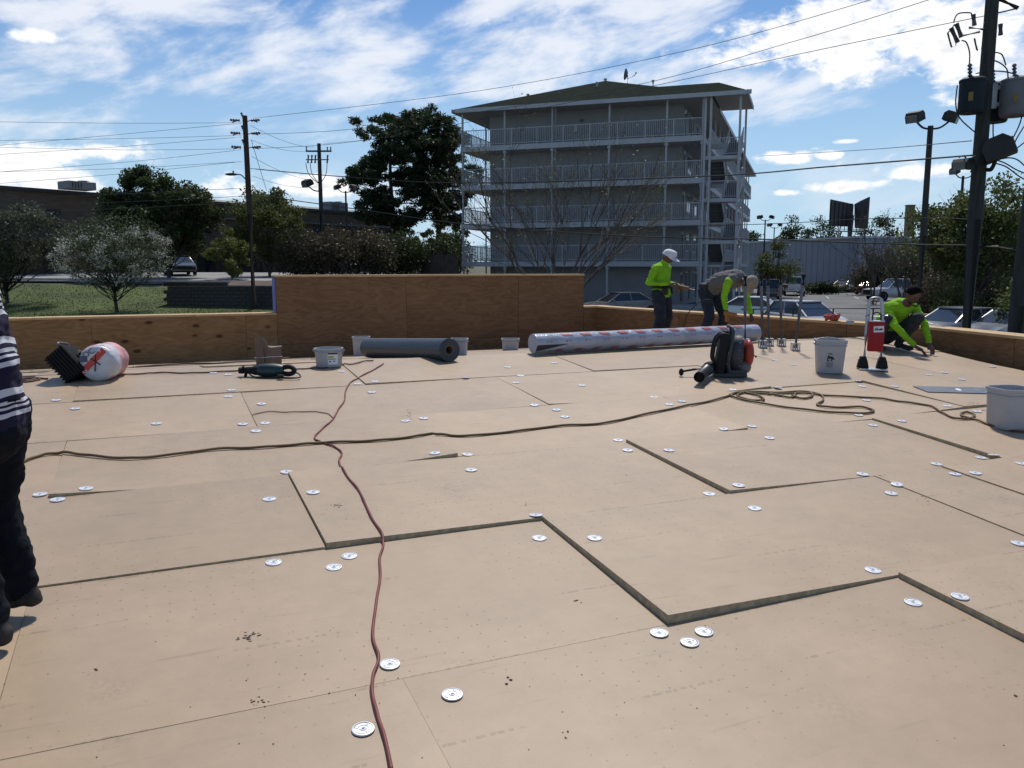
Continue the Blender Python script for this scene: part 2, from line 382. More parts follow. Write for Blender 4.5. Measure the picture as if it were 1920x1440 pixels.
# joint offsets (feet along the row) read from the photograph, and the lifts of the boards that stand proud
OFFS = {-3: 5.0, -2: 0.6, -1: 2.483, 0: 6.212, 1: 2.36, 2: -1.946, 3: 2.228, 4: 5.9, 5: 1.5, 6: 4.2, 7: -1.0, 8: 3.0, 9: 6.6, 10: 2.0}
LIFT = {(-1, 1): (.038, .020, .002, .030), (-1, 0): (.0015, .0015, .0015, .0015), (-1, -1): (.001, .001, .001, .001),
        (0, 0): (.040, -.010, .004, .030), (0, -1): (.0015, .0015, .006, .008), (0, 1): (-.004, .004, .004, .008), (0, -2): (.003, .003, .003, .003),
        (1, 0): (.040, .002, .006, .026), (1, 1): (.036, -.026, -.010, .026), (1, 2): (.006, .006, .006, .006), (1, -1): (.012, .020, .008, .008),
        (2, 0): (.030, .042, .006, .004, .046), (2, 1): (.018, .026, .004, .010, .036), (2, -1): (.004, .006, .004, .003), (2, 2): (.010, .024, .004, .006, .02), (2, 3): (.030, .010, .008, .026),
        (3, 1): (.016, .028, .006, .010, .034), (3, 0): (.004, .008, .010, .004), (3, 2): (.016, .010, .008, .010)}
for row in range(-3, 11):
    off = OFFS[row]; j0 = J0 + 4 * row; j1 = min(j0 + 4, 50.3)
    for k in range(-4, 6):
        i0 = off + 8 * k; i1 = i0 + 8
        if i1 < -26 or i0 > min(imax(j0), imax(j1)) - .3: continue
        if row < 0 and (i0 > 20 or i1 < -10): continue
        h = LIFT.get((row, k)) or (rng.uniform(.004, .022), rng.uniform(0, .010), rng.uniform(0, .008), rng.uniform(.004, .018))
        if row == 0 and k == 1:                                 # a narrow cut piece fills in here
            board(i0, i0 + 2.05, j0, j1, h); board(i0 + 2.05, i1, j0, j1, (.012, .006, .004, .014)); continue
        board(i0, i1, j0, j1, h, .0004 if (row, k) in ((-1, -1), (-1, 0), (0, -1)) else .0022)
# ---------------------------------------------------------------- plywood parapets
def ply_mat(name, c1, c2, knots):
    m = bpy.data.materials.new(name); m.use_nodes = True; nt = m.node_tree; N = nt.nodes; L = nt.links; p = N['Principled BSDF']
    tc = N.new('ShaderNodeTexCoord'); oi = N.new('ShaderNodeObjectInfo'); ad = N.new('ShaderNodeVectorMath'); ad.operation = 'ADD'
    sc = N.new('ShaderNodeVectorMath'); sc.operation = 'SCALE'; sc.inputs[0].default_value = (13, 7, 31); L.new(oi.outputs['Random'], sc.inputs['Scale'])
    L.new(tc.outputs['Object'], ad.inputs[0]); L.new(sc.outputs[0], ad.inputs[1])
    def mapr(x, a, b, lo, hi):
        n = N.new('ShaderNodeMapRange'); L.new(x, n.inputs[0]); n.inputs[1].default_value = a; n.inputs[2].default_value = b; n.inputs[3].default_value = lo; n.inputs[4].default_value = hi; return n.outputs[0]
    def noi(s, det, stretch, dist=0.0):
        mp = N.new('ShaderNodeMapping'); mp.inputs['Scale'].default_value = stretch; L.new(ad.outputs[0], mp.inputs[0])
        n = N.new('ShaderNodeTexNoise'); L.new(mp.outputs[0], n.inputs['Vector']); n.inputs['Scale'].default_value = s; n.inputs['Detail'].default_value = det; n.inputs['Distortion'].default_value = dist; return n.outputs[0]
    # rotary-cut grain: contour lines of a stretched noise
    g = noi(2.0, 3, (.55, 1, 2.6), .6); mu = N.new('ShaderNodeMath'); mu.operation = 'MULTIPLY'; mu.inputs[1].default_value = 16; L.new(g, mu.inputs[0])
    fr = N.new('ShaderNodeMath'); fr.operation = 'PINGPONG'; fr.inputs[1].default_value = 1; L.new(mu.outputs[0], fr.inputs[0])
    grain = mapr(fr.outputs[0], 0, 1, 0, 1); fine = noi(40, 4, (.12, 1, 1.6)); blot = noi(1.6, 3, (1, 1, 1))
    mx = N.new('ShaderNodeMix'); mx.data_type = 'FLOAT'; mx.inputs[0].default_value = .5; L.new(grain, mx.inputs[2]); L.new(fine, mx.inputs[3])
    mx2 = N.new('ShaderNodeMix'); mx2.data_type = 'FLOAT'; mx2.inputs[0].default_value = .45; L.new(mx.outputs[0], mx2.inputs[2]); L.new(blot, mx2.inputs[3])
    c = N.new('ShaderNodeMix'); c.data_type = 'RGBA'; L.new(mapr(mx2.outputs[0], .25, .75, 0, 1), c.inputs[0]); c.inputs[6].default_value = (*c1, 1); c.inputs[7].default_value = (*c2, 1)
    col = c.outputs[2]
    if knots:
        mp = N.new('ShaderNodeMapping'); mp.inputs['Scale'].default_value = (1.0, 1, 2.0); L.new(ad.outputs[0], mp.inputs[0])
        v = N.new('ShaderNodeTexVoronoi'); v.inputs['Scale'].default_value = 2.5; v.inputs['Randomness'].default_value = 1; L.new(mp.outputs[0], v.inputs['Vector'])
        k = mapr(v.outputs['Distance'], .11, .20, 1, 0); sel = N.new('ShaderNodeSeparateColor'); L.new(v.outputs['Color'], sel.inputs[0])
        kk = N.new('ShaderNodeMath'); kk.operation = 'MULTIPLY'; L.new(k, kk.inputs[0]); L.new(mapr(sel.outputs[0], .30, .40, 0, .9), kk.inputs[1])
        c2_ = N.new('ShaderNodeMix'); c2_.data_type = 'RGBA'; L.new(kk.outputs[0], c2_.inputs[0]); L.new(col, c2_.inputs[6]); c2_.inputs[7].default_value = (.055, .022, .008, 1); col = c2_.outputs[2]
    L.new(col, p.inputs['Base Color']); p.inputs['Roughness'].default_value = .75; p.inputs['Specular IOR Level'].default_value = .25
    b = N.new('ShaderNodeBump'); b.inputs['Strength'].default_value = .15; L.new(fine, b.inputs['Height']); L.new(b.outputs[0], p.inputs['Normal'])
    return m
PLY_A = ply_mat('plywood_knotty', (.20, .105, .042), (.325, .195, .09), True)
PLY_B = ply_mat('plywood_reddish', (.152, .076, .034), (.268, .146, .070), False)
CAPM = ply_mat('lumber_cap', (.46, .30, .15), (.60, .42, .23), False)
EDGEM = mat('plywood_edge', (.17, .10, .05), .8)
BLUE = mat('blue_housewrap', (.12, .14, .38), .6)
HW = CZ - .83                                                   # parapet top
HT = CZ - .165                                                  # tall section top
def seg_frame(a, b):
    d = (Vector(b) - Vector(a)); L_ = d.length; ang = math.atan2(d.y, d.x)
    return Matrix.Translation((a[0], a[1], 0)) @ Matrix.Rotation(ang, 4, 'Z'), L_
def wall_part(root, a, b, ztop, joints, m, strip=None, cap=True, capw=.34, zb=None, lip=.0):
    """plywood sheets on the roof side of a parapet line a->b (roof side is -y locally), framing behind, boards on top"""
    M, L_ = seg_frame(a, b)
    base = min(deck_z(*(M @ Vector((t * L_, -.05, 0))).xy) for t in (0, .25, .5, .75, 1)) - .14
    J = [0] + [j for j in joints if .1 < j < L_ - .1] + [L_]
    for k, (x0, x1) in enumerate(zip(J, J[1:])):
        dep = .003 * (k % 2)
        for (z0, z1, off) in ([(base, ztop - .02, 0)] if strip is None else [(ztop - strip, ztop - .02, 0), (base, ztop - strip - .004, .006)]):
            q = MB(); w = x1 - x0 - .005
            q.box((w / 2, 0, (z1 - z0) / 2), (w, .018, z1 - z0))
            q.build('plywood_panel', m, root, M=M @ Matrix.Translation((x0 + .0025, .009 + dep + off, z0)))
    fr = MB(); fr.box((L_ / 2, .03 + (capw - .06) / 2, (base + ztop - .024) / 2 - .3), (L_ - .01, capw - .08, ztop - .024 - base + .6)); fr.build('framing', EDGEM, root, M=M)
    if cap:
        x = 0; k = 0
        while x < L_ - .02:
            l = min(2.44, L_ - x)
            q = MB(); q.bbox((l / 2 - .002, capw / 2, 0), (l - .004, capw + lip, .036), .004); q.build('cap_board', CAPM, root, M=M @ Matrix.Translation((x, -.012, ztop - .002 + .003 * (k % 2))))
            x += l; k += 1
PW = Vector((-4.24, 14.8))                                      # a point on the back parapet's inner face
def bw(px_):                                                    # point of the back parapet line in the column of a photo pixel
    t = (px_ - 960) / F / (math.cos(PITCH)); c = t * math.cos(PITCH)
    k = (c * PW.y - PW.x) / (E1.x - c * E1.y); return PW + E1 * k
A0 = PW - E1 * 6.2; A1 = bw(520); A2 = bw(1094); A3 = bw(1117)
t = thing('parapet_wall', 'low knotty plywood parapet beyond the black case and wrapped roll', 'wall', (A0.x, A0.y, deck_z(*A0)))
def relparent(root):                                            # children are given in world space
    for c in root.children: c.matrix_local = root.matrix_world.inverted() @ c.matrix_local
bpy.context.view_layer.update()
def finish(root):
    bpy.context.view_layer.update(); inv = root.matrix_world.inverted()
    for c in root.children: c.matrix_local = inv @ c.matrix_local
M_, L_ = seg_frame(A0, A1)
j1 = (bw(171) - A0).length
wall_part(t, A0, A1, HW, [j1 - 2.44, j1, j1 + 2.44], PLY_A); finish(t)
t = thing('parapet_wall', 'tall plywood parapet section standing behind the dark grey roll', 'wall', (A1.x, A1.y, deck_z(*A1)))
wall_part(t, A1, A2, HT, [(bw(763) - A1).length, (bw(972) - A1).length], PLY_B, strip=1.22, lip=.05)
M_, L_ = seg_frame(A1, A2)
q = MB(); q.box((-.014, .16, (HW + HT) / 2 - .01), (.02, .30, HT - HW - .07)); q.build('housewrap_end', BLUE, t, M=M_)
finish(t)
B1 = Vector((5.69, 11.3)); B2 = Vector((6.06, 9.75)); B3 = Vector((6.55, 7.4))
C0 = A3
t = thing('parapet_wall', 'low plywood parapet running past the workers in neon shirts', 'wall', (C0.x, C0.y, deck_z(*C0)))
wall_part(t, A2 + E1 * .004, A3 + E1 * .35, HW, [], PLY_B)
wall_part(t, A3, B1, HW - .003, [2.44, 4.88, (Vector((5.04, 12.4)) - A3).length], PLY_B)
wall_part(t, B1, B3, HW, [(B2 - B1).length * .92], PLY_B)
finish(t)
# ---------------------------------------------------------------- ground
def sst(a, b, x):
    t = min(1, max(0, (x - a) / (b - a))); return t * t * (3 - 2 * t)
def gz(x, y):
    """ground height: a car park to the right, a lawn climbing to a higher car park on the left"""
    right = CZ - 3.05 + .5 * sst(44, 60, y) * sst(24, 8, x) + 1.4 * sst(110, 190, y)
    left = CZ - 4.2 + 1.75 * sst(18, 36, y) + 1.55 * sst(38, 55, y) + .35 * sst(55, 70, y) + .9 * sst(85, 200, y)
    near = CZ - 4.4
    k = sst(-7, 3, x - .05 * (y - 40))
    z = left * (1 - k) + right * k
    n = sst(30, 20, y)
    z = z * (1 - n) + min(z, near) * n
    return z + .05 * noise.noise(Vector((x * .12, y * .12, 0)))
def patch(name, m, corners, n1, n2, dz, bound=None):
    """a sheet of ground between four plan corners, following the terrain"""
    a, b, c, d = [Vector(p) for p in corners]; V = []; Fs = []
    for j in range(n2 + 1):
        for i in range(n1 + 1):
            u, v = i / n1, j / n2; p = (a * (1 - u) + b * u) * (1 - v) + (d * (1 - u) + c * u) * v
            V.append((p.x, p.y, gz(p.x, p.y) + dz))
    Fs = [(j * (n1 + 1) + i, j * (n1 + 1) + i + 1, (j + 1) * (n1 + 1) + i + 1, (j + 1) * (n1 + 1) + i) for j in range(n2) for i in range(n1)]
    q = MB(); q.add(V, Fs); return q.build(name, m, smooth=180)
SOIL = mat('ground_soil', (.085, .078, .045), .95, .4, .35, col2=(.045, .058, .022), bump=.4, bscale=6)
GRASS = mat('lawn', (.062, .084, .016), .95, .35, .4, col2=(.036, .054, .010), bump=.5, bscale=25)
ASPH = mat('asphalt', (.135, .135, .135), .9, .22, .25, bump=.25, bscale=40, detail=8)
ASPHL = mat('asphalt_pale', (.26, .255, .245), .9, .15, .3, bump=.2, bscale=40)
MULCH = mat('mulch', (.10, .068, .048), .95, .4, 1.5, bump=.6, bscale=14)
CONC = mat('concrete', (.36, .35, .33), .85, .15, 3, bump=.15)
xs = [-700, -300, -150] + list(range(-100, 101, 4)) + [150, 300, 700]
ys = [-40, -10, 8] + list(range(14, 132, 4)) + [150, 180, 220, 300, 500, 900, 1600]
q = MB(); q.add([(x, y, gz(x, y)) for y in ys for x in xs], [(j * len(xs) + i, j * len(xs) + i + 1, (j + 1) * len(xs) + i + 1, (j + 1) * len(xs) + i) for j in range(len(ys) - 1) for i in range(len(xs) - 1)])
struct(q.build('ground', SOIL, smooth=180))
struct(patch('lawn', GRASS, [(-42, 26), (-5.5, 30), (-5.5, 47.5), (-42, 52)], 26, 18, .10))
struct(patch('upper_parking_lot', ASPHL, [(-70, 55.5), (-9, 50.5), (-9, 66), (-70, 72)], 26, 12, .12))
struct(patch('parking_lot', ASPH, [(9.5, 27), (44, 27), (78, 100), (22, 112)], 24, 30, .12))
struct(patch('road', ASPH, [(-40, 24), (-24, 28), (-22, 37), (-48, 41)], 12, 10, .16))
def kerb(name, pts, w=.16, h=.14):
    P = curve_pts([Vector((*p, 0)) for p in pts], 8); V = []; Fs = []
    for i, p in enumerate(P):
        d = (P[min(i + 1, len(P) - 1)] - P[max(i - 1, 0)]).normalized(); n = Vector((-d.y, d.x, 0)) * w / 2; z = gz(p.x, p.y) + .1
        V += [(p.x - n.x, p.y - n.y, z - .1), (p.x - n.x, p.y - n.y, z + h), (p.x + n.x, p.y + n.y, z + h), (p.x + n.x, p.y + n.y, z - .1)]
    for i in range(len(P) - 1):
        for a in range(3): Fs.append((i * 4 + a, i * 4 + a + 1, i * 4 + 5 + a, i * 4 + 4 + a))
    q = MB(); q.add(V, Fs); return struct(q.build(name, CONC))
kerb('kerb', [(-23, 29), (-22.4, 33), (-24, 37.3), (-32, 39.5), (-46, 41)])
kerb('kerb', [(-66, 55.6), (-40, 53.5), (-22, 51.8), (-9, 50.6)])
kerb('kerb', [(9.6, 30), (16, 58), (21.5, 80)])
# painted bay lines in the car park
q = MB()
for k in range(16):
    x0, y0 = 27 + k * 2.6, 78 - k * .35
    if x0 > 56: break
    c = Vector((x0, y0)); d = Vector((.30, .95)) * 5
    a, b = c - Vector((.05, 0)), c + Vector((.05, 0))
    q.quad((a.x, a.y, gz(*a) + .135), (b.x, b.y, gz(*b) + .135), (b.x + d.x, b.y + d.y, gz(b.x + d.x, b.y + d.y) + .135), (a.x + d.x, a.y + d.y, gz(a.x + d.x, a.y + d.y) + .135))
struct(q.build('bay_line_markings', mat('road_paint', (.7, .7, .68), .8)))
# grass blades on the lawn
def blades(n, seed, corners, h):
    r = random.Random(seed); a, b, c, d = [Vector(p) for p in corners]; q = MB(); V = []; Fs = []
    for _ in range(n):
        u, v = r.random(), r.random() ** 1.3; p = (a * (1 - u) + b * u) * (1 - v) + (d * (1 - u) + c * u) * v
        z = gz(p.x, p.y) + .09; t = r.uniform(0, 6.28); w = r.uniform(.015, .04); hh = h * r.uniform(.5, 1.3); o = len(V)
        V += [(p.x - w * math.cos(t), p.y - w * math.sin(t), z), (p.x + w * math.cos(t), p.y + w * math.sin(t), z), (p.x + r.uniform(-.05, .05), p.y + r.uniform(-.05, .05), z + hh)]
        Fs.append((o, o + 1, o + 2))
    q.add(V, Fs); return q.build('grass_blades', leafmat('grass_blade', (.045, .065, .010), (.09, .105, .02), .3), fix=False)
stuff(tag(blades(26000, 3, [(-21, 33), (-5.6, 33), (-5.6, 47), (-34, 51)], .06), 'short green grass covering the sloping lawn', 'grass'))
# ---------------------------------------------------------------- the four-storey motel
MW = mat("motel_stucco", (.255, .252, .25), .9, .07, 1.2, bump=.25, bscale=30)
MT = mat("motel_trim", (.42, .418, .42), .6, .06, 3)
MS = mat('motel_soffit', (.36, .35, .34), .8, .06, 2)
MG = mat('motel_shingle', (.013, .020, .014), 1.0, .35, 2.5, bump=.3, bscale=20, spec=.03)
MD = mat('motel_door', (.05, .06, .08), .5)
MWH = mat('white_paint', (.75, .75, .75), .5)
MSTEP = mat('motel_stair', (.14, .14, .15), .8)
GLASS = mat('dark_glass', (.02, .025, .03), .08, .1, 2, spec=.8)
ang = R(163.4)                                       # local x runs left along the front, local y runs away from the camera
C = Vector((12.1, 54, 0))
uu = Vector((-.944, .331, 0)); vv = Vector((.331, .944, 0))
ML = Matrix(((uu.x, vv.x, 0, C.x), (uu.y, vv.y, 0, C.y), (0, 0, 1, CZ), (0, 0, 0, 1)))
motel = thing('motel', 'four storey blue grey motel with wraparound balconies, stair tower and green hip roof', 'building', M=Matrix.Translation((C.x, C.y, CZ - 2.6)))
MI = Matrix.Translation((C.x, C.y, CZ - 2.6)).inverted() @ ML
LV = [.35, 2.98, 5.61, 8.24]; G0 = -2.35; EV = 10.55; WID = 16.6; LEN = 49.0; SB_ = 1.55
def mp(q, name, m, parent=motel, smooth=0, st=False):
    if parent is motel: o = q.build(name, m, parent, smooth, M=MI)
    else: o = q.build(name, m, parent, smooth)
    if st: stuff(o)
    return o
# walls
q = MB(); zb = G0 - .5
q.box((WID / 2, SB_ + .1 + (LEN - SB_ * 2) / 2, (zb + EV) / 2), (WID - 2 * SB_ + .02, LEN - SB_ * 2, EV - zb)); mp(q, 'wall', MW)
def rail_run(a, b, z, nm='railing'):
    """posts, rails and balusters between two plan points of the motel frame, floor at z"""
    a = Vector((*a, 0)); b = Vector((*b, 0)); d = b - a; L_ = d.length; d.normalize(); ang_ = math.atan2(d.y, d.x); E_ = Euler((0, 0, ang_)).to_matrix()
    q = MB()
    for h, t in ((1.08, .05), (.12, .04)): q.box(a + d * L_ / 2 + Vector((0, 0, z + h)), (L_, .05, t), E_)
    n = max(1, round(L_ / 1.8))
    for k in range(n + 1): q.box(a + d * (L_ * k / n) + Vector((0, 0, z + .55)), (.055, .055, 1.1), E_)
    o = mp(q, nm, MT)
    q = MB(); n = max(2, round(L_ / .125))
    for k in range(1, n): q.box(a + d * (L_ * k / n) + Vector((0, 0, z + .60)), (.022, .022, .94), E_)
    bal = q.build('balusters', MT, o, fix=False); stuff(bal)
for k, z in enumerate(LV):
    # slabs: front, right and left walkways
    for nm, c, d in (('front', (WID / 2, SB_ / 2, z - .17), (WID, SB_ + .1, .34)), ('right', (SB_ / 2, LEN / 2 + SB_ / 2 + .05, z - .172), (SB_, LEN - SB_ - .02, .34)), ('left', (WID - SB_ / 2, 7 + SB_ / 2, z - .172), (SB_, 14, .34))):
        q = MB(); q.box(c, d); mp(q, 'balcony_slab', MT)
    rail_run((.06, .05), (WID - .06, .05), z)
    rail_run((.05, 4.95), (.05, LEN - .1), z)
    rail_run((WID - .05, .1), (WID - .05, 14), z)
# columns, one by one
def col(x, y, z0, z1, w=.11, cap=True):
    q = MB(); q.box((x, y, (z0 + z1) / 2), (w, w, z1 - z0))
    if cap: q.box((x, y, z1 - .10), (w * 1.9, w * 1.9, .2))
    mp(q, 'column', MT)
fx = [.08, 2.35, 6.1, 10.0, 13.4, WID - .08]
lv = [G0 - .3] + LV
for k in range(5):
    z0 = lv[k]; z1 = (LV[k] - .34) if k < 4 else EV
    for x in fx: col(x, .16, z0, z1, cap=k < 4)
    for n in range(1, 13): col(.14, 4.95 + n * 3.4, z0, z1, .10, False)
    for n in range(1, 4): col(WID - .16, n * 4.4, z0, z1, .08, False)
# drain pipe on the middle bay
q = MB(); q.cyl((9.75, .02, G0), (9.75, .02, EV - .1), .07); mp(q, 'downpipe', MT, smooth=40)
# doors and windows of the right-hand walkway
dr = MB()
for k in range(5):
    z = ([G0] + LV)[k]
    for n in range(11):
        y = 3.2 + n * 4.0
        q = MB(); q.box((SB_ - .02, y, z + 1.02), (.06, .95, 2.04)); d_ = q.build('door', MD, motel, M=MI)
        q = MB(); q.box((SB_ - .02, y + 1.9, z + 1.35), (.05, 1.7, 1.3)); w_ = q.build('window', MT, motel, M=MI)
        q = MB(); q.box((SB_ - .05, y + 1.9, z + 1.37), (.02, 1.5, 1.1)); q.build('pane', GLASS, w_)
        if n % 2 == 0:
            q = MB(); q.box((SB_ - .06, y - .75, z + 1.9), (.12, .12, .22)); q.build('wall_light', MWH, motel, M=MI)
# small fixtures of the front wall
q = MB(); q.box((8.75, SB_ + .02, 9.35), (.22, .16, .5)); mp(q, 'vent_hood', MT)
q = MB(); q.box((8.35, SB_ + .04, 9.85), (.2, .1, .16)); mp(q, 'wall_light', MD)
# hip roof: main block plus the stair bay
ov = .42; AP = 8.2; RH = 3.05
def hip(q, x0, x1, y0, y1, z, h, inset):
    xm = (x0 + x1) / 2
    V = [(x0, y0, z), (x1, y0, z), (x1, y1, z), (x0, y1, z), (xm, y0 + inset, z + h), (xm, y1 - inset, z + h)]
    q.add(V, [(0, 1, 4), (1, 2, 5, 4), (2, 3, 5), (3, 0, 4, 5), (3, 2, 1, 0)])
q = MB(); hip(q, -ov, WID + ov, -ov, LEN + ov, EV + .16, RH, AP + ov); roof = mp(q, 'roof', MG)
ST = 2.25                                            # stair tower width, local x runs to -ST
q = MB(); y0, y1 = -ov - .02, 5.2
V = [(-ST - .35, y0, EV + .165), (4.2, y0, EV + .165), (4.2, y1, EV + .165), (-ST - .35, y1, EV + .165), (-.6, y0 + 2.8, EV + 1.30), (4.4, y0 + 2.8, EV + 1.30)]
q.add(V, [(0, 1, 5, 4), (1, 2, 5), (2, 3, 4, 5), (3, 0, 4), (3, 2, 1, 0)]); mp(q, 'roof', MG)
q = MB(); q.box((WID / 2 - .0, LEN / 2, EV + .07), (WID + 2 * ov - .04, LEN + 2 * ov - .04, .17)); mp(q, 'soffit', MS)
q = MB(); q.box((-ST / 2 - .47, 2.33, EV + .066), (ST - .2, 5.6, .168)); mp(q, 'soffit', MS)
q = MB(); q.box((WID / 2 - ST / 2 - .2, -ov - .035, EV + .06), (WID + ST + ov + .4, .05, .26)); q.box((-ST - .40, 2.3, EV + .058), (.05, 5.7, .256)); q.box((-ov - .03, 5.3 + (LEN - 5) / 2, EV + .055), (.05, LEN - 5, .25)); q.box((WID + ov + .03, LEN / 2, EV + .055), (.05, LEN + 1, .25)); mp(q, 'fascia', MT)
for (x, y, z, h, w) in ((13.2, 4.6, 11.9, .55, .11), (8.2, 5.2, 12.55, .5, .10), (10.6, 4.0, 11.75, .55, .12), (4.6, 7.5, 13.0, .4, .10), (8.3, 8.2, 13.4, .5, .12)):
    q = MB(); q.cyl((x, y, z - .3), (x, y, z + h), w, n=10); q.cyl((x, y, z + h - .08), (x, y, z + h), w * 1.25, n=10); mp(q, 'roof_vent', MWH, smooth=40)
dish = thing('satellite_dish', 'small satellite dish on the ridge of the motel roof', 'dish', M=ML @ Matrix.Translation((6.6, 8.1, 13.45)))
q = MB(); q.cyl((0, 0, -.2), (0, 0, .55), .04, n=8); q.build('mast', MSTEP, dish)
q = MB(); q.lathe([(0, 0), (.2, .03), (.36, .12), (.42, .18), (.40, .19), (.34, .14), (.2, .05), (0, .02)], 16, Matrix.Translation((0, 0, .62)) @ Matrix.Rotation(R(80), 4, 'Y')); q.build('reflector', MSTEP, dish, 40)
q = MB(); q.tube([(0, 0, .3), (-.5, 0, .5), (-.62, 0, .66)], .025, 6); q.box((-.62, 0, .68), (.1, .08, .08)); q.build('feed_arm', MSTEP, dish)
# stair tower: landings at half levels in front, two flights per storey
half = [(a + b) / 2 for a, b in zip([G0] + LV[:-1], LV)]
for x in (-.08, -.42, -ST + .05): col(x, .02, G0 - .3, EV, .13, False)
for x in (-ST + .05,): col(x, 5.0, G0 - .3, EV, .13, False)
zs = [G0] + LV
for k, z in enumerate(half):
    q = MB(); q.box((-ST / 2 - .02, .72, z - .11), (ST - .06, 1.42, .22)); mp(q, 'stair_landing', MT)
    rail_run((-.3, .06), (-ST + .1, .06), z); rail_run((-ST + .06, .1), (-ST + .06, 1.4), z)
    za, zc = zs[k], zs[k + 1]
    n = 8
    for (x0, x1, lo, hi, up) in ((-1.12, -.14, za, z, False), (-ST + .12, -1.22, z, zc, True)):
        q = MB()
        for s in range(n):
            f = (s + .5) / n; zz = lo + (hi - lo) * (s + 1) / n; yy = (4.3 - 2.86 * f) if not up else (1.44 + 2.86 * f)
            q.box(((x0 + x1) / 2, yy, zz - .03), (x1 - x0, .37, .06)); q.box(((x0 + x1) / 2, yy + (.17 if not up else -.17), zz - .12), (x1 - x0 - .02, .03, .17))
        mp(q, 'stair_flight', MSTEP)
        ya, yb = (4.3, 1.44) if not up else (1.44, 4.3)
        for x in (x0, x1):
            q = MB(); p0 = Vector((x, ya, lo)); p1 = Vector((x, yb, hi)); dd = p1 - p0; E_ = Matrix.Rotation(math.atan2(dd.z, dd.y), 3, 'X')
            q.box((p0 + p1) / 2 + Vector((0, 0, -.02)), (.05, dd.length, .26), E_); mp(q, 'stringer', MT)
            q = MB(); q.box((p0 + p1) / 2 + Vector((0, 0, 1.0)), (.05, dd.length, .06), E_); q.box((p0 + p1) / 2 + Vector((0, 0, .25)), (.04, dd.length, .04), E_)
            for s in range(15): q.box(p0 + dd * (s / 14) + Vector((0, 0, .62)), (.022, .022, .76))
            mp(q, 'stair_railing', MT)
    q = MB(); q.box((-ST / 2, 4.66, zc - .12), (ST - .1, .74, .24)); mp(q, 'stair_landing', MT)
finish_m = None
# concrete walk at its foot and a waste bin by the stair
q = MB(); q.box((WID / 2 - 1.5, -.9, G0 - .22), (WID + 5, 4.6, .2)); o = struct(q.build('walkway', CONC, M=ML))
# ---------------------------------------------------------------- trees and shrubs
BARK = mat('bark_dark', (.055, .045, .036), .95, .35, 4, bump=.5, bscale=20, stretch=(1, 1, .25))
BARKG = mat('bark_grey', (.12, .105, .085), .95, .3, 4, bump=.4, bscale=20, stretch=(1, 1, .25))
def leaves_mesh(name, P, size, m, parent, r, long=1.0, droop=0.0, flat=0.0):
    """one small bent diamond per leaf / sprig"""
    n = len(P); P = np.array(P, dtype=float); g = np.random.default_rng(r)
    a = g.normal(size=(n, 3)); a[:, 2] = a[:, 2] * (1 - flat) - droop; a /= np.linalg.norm(a, axis=1)[:, None]
    b = g.normal(size=(n, 3)); b -= a * (a * b).sum(1)[:, None]; b /= np.linalg.norm(b, axis=1)[:, None]
    s = size * g.uniform(.55, 1.35, n)[:, None]; c = np.cross(a, b)
    V = np.empty((n, 4, 3)); V[:, 0] = P - a * s * long; V[:, 1] = P + b * s * .5 + c * s * .12; V[:, 2] = P + a * s * long; V[:, 3] = P - b * s * .5 + c * s * .12
    me = bpy.data.meshes.new(name); me.vertices.add(4 * n); me.vertices.foreach_set('co', V.ravel()); me.loops.add(4 * n); me.loops.foreach_set('vertex_index', np.arange(4 * n, dtype=np.int32))
    me.polygons.add(n); me.polygons.foreach_set('loop_start', np.arange(0, 4 * n, 4, dtype=np.int32)); me.materials.append(m); me.update(calc_edges=True)
    o = obj(name, me, parent); return o
def limb(q, a, b, r0, r1, r, seg=5, wob=.08, n=5, sag=0.0):
    a, b = Vector(a), Vector(b); L_ = (b - a).length; P = []
    for k in range(seg + 1):
        t = k / seg; w = wob * L_ * math.sin(math.pi * t)
        P.append(a.lerp(b, t) + Vector((r.uniform(-w, w), r.uniform(-w, w), r.uniform(-w, w) * .5 + sag * L_ * math.sin(math.pi * t))))
    P[0], P[-1] = a, b
    q.tube(P, [r0 + (r1 - r0) * (k / seg) for k in range(seg + 1)], n, cap=False); return P
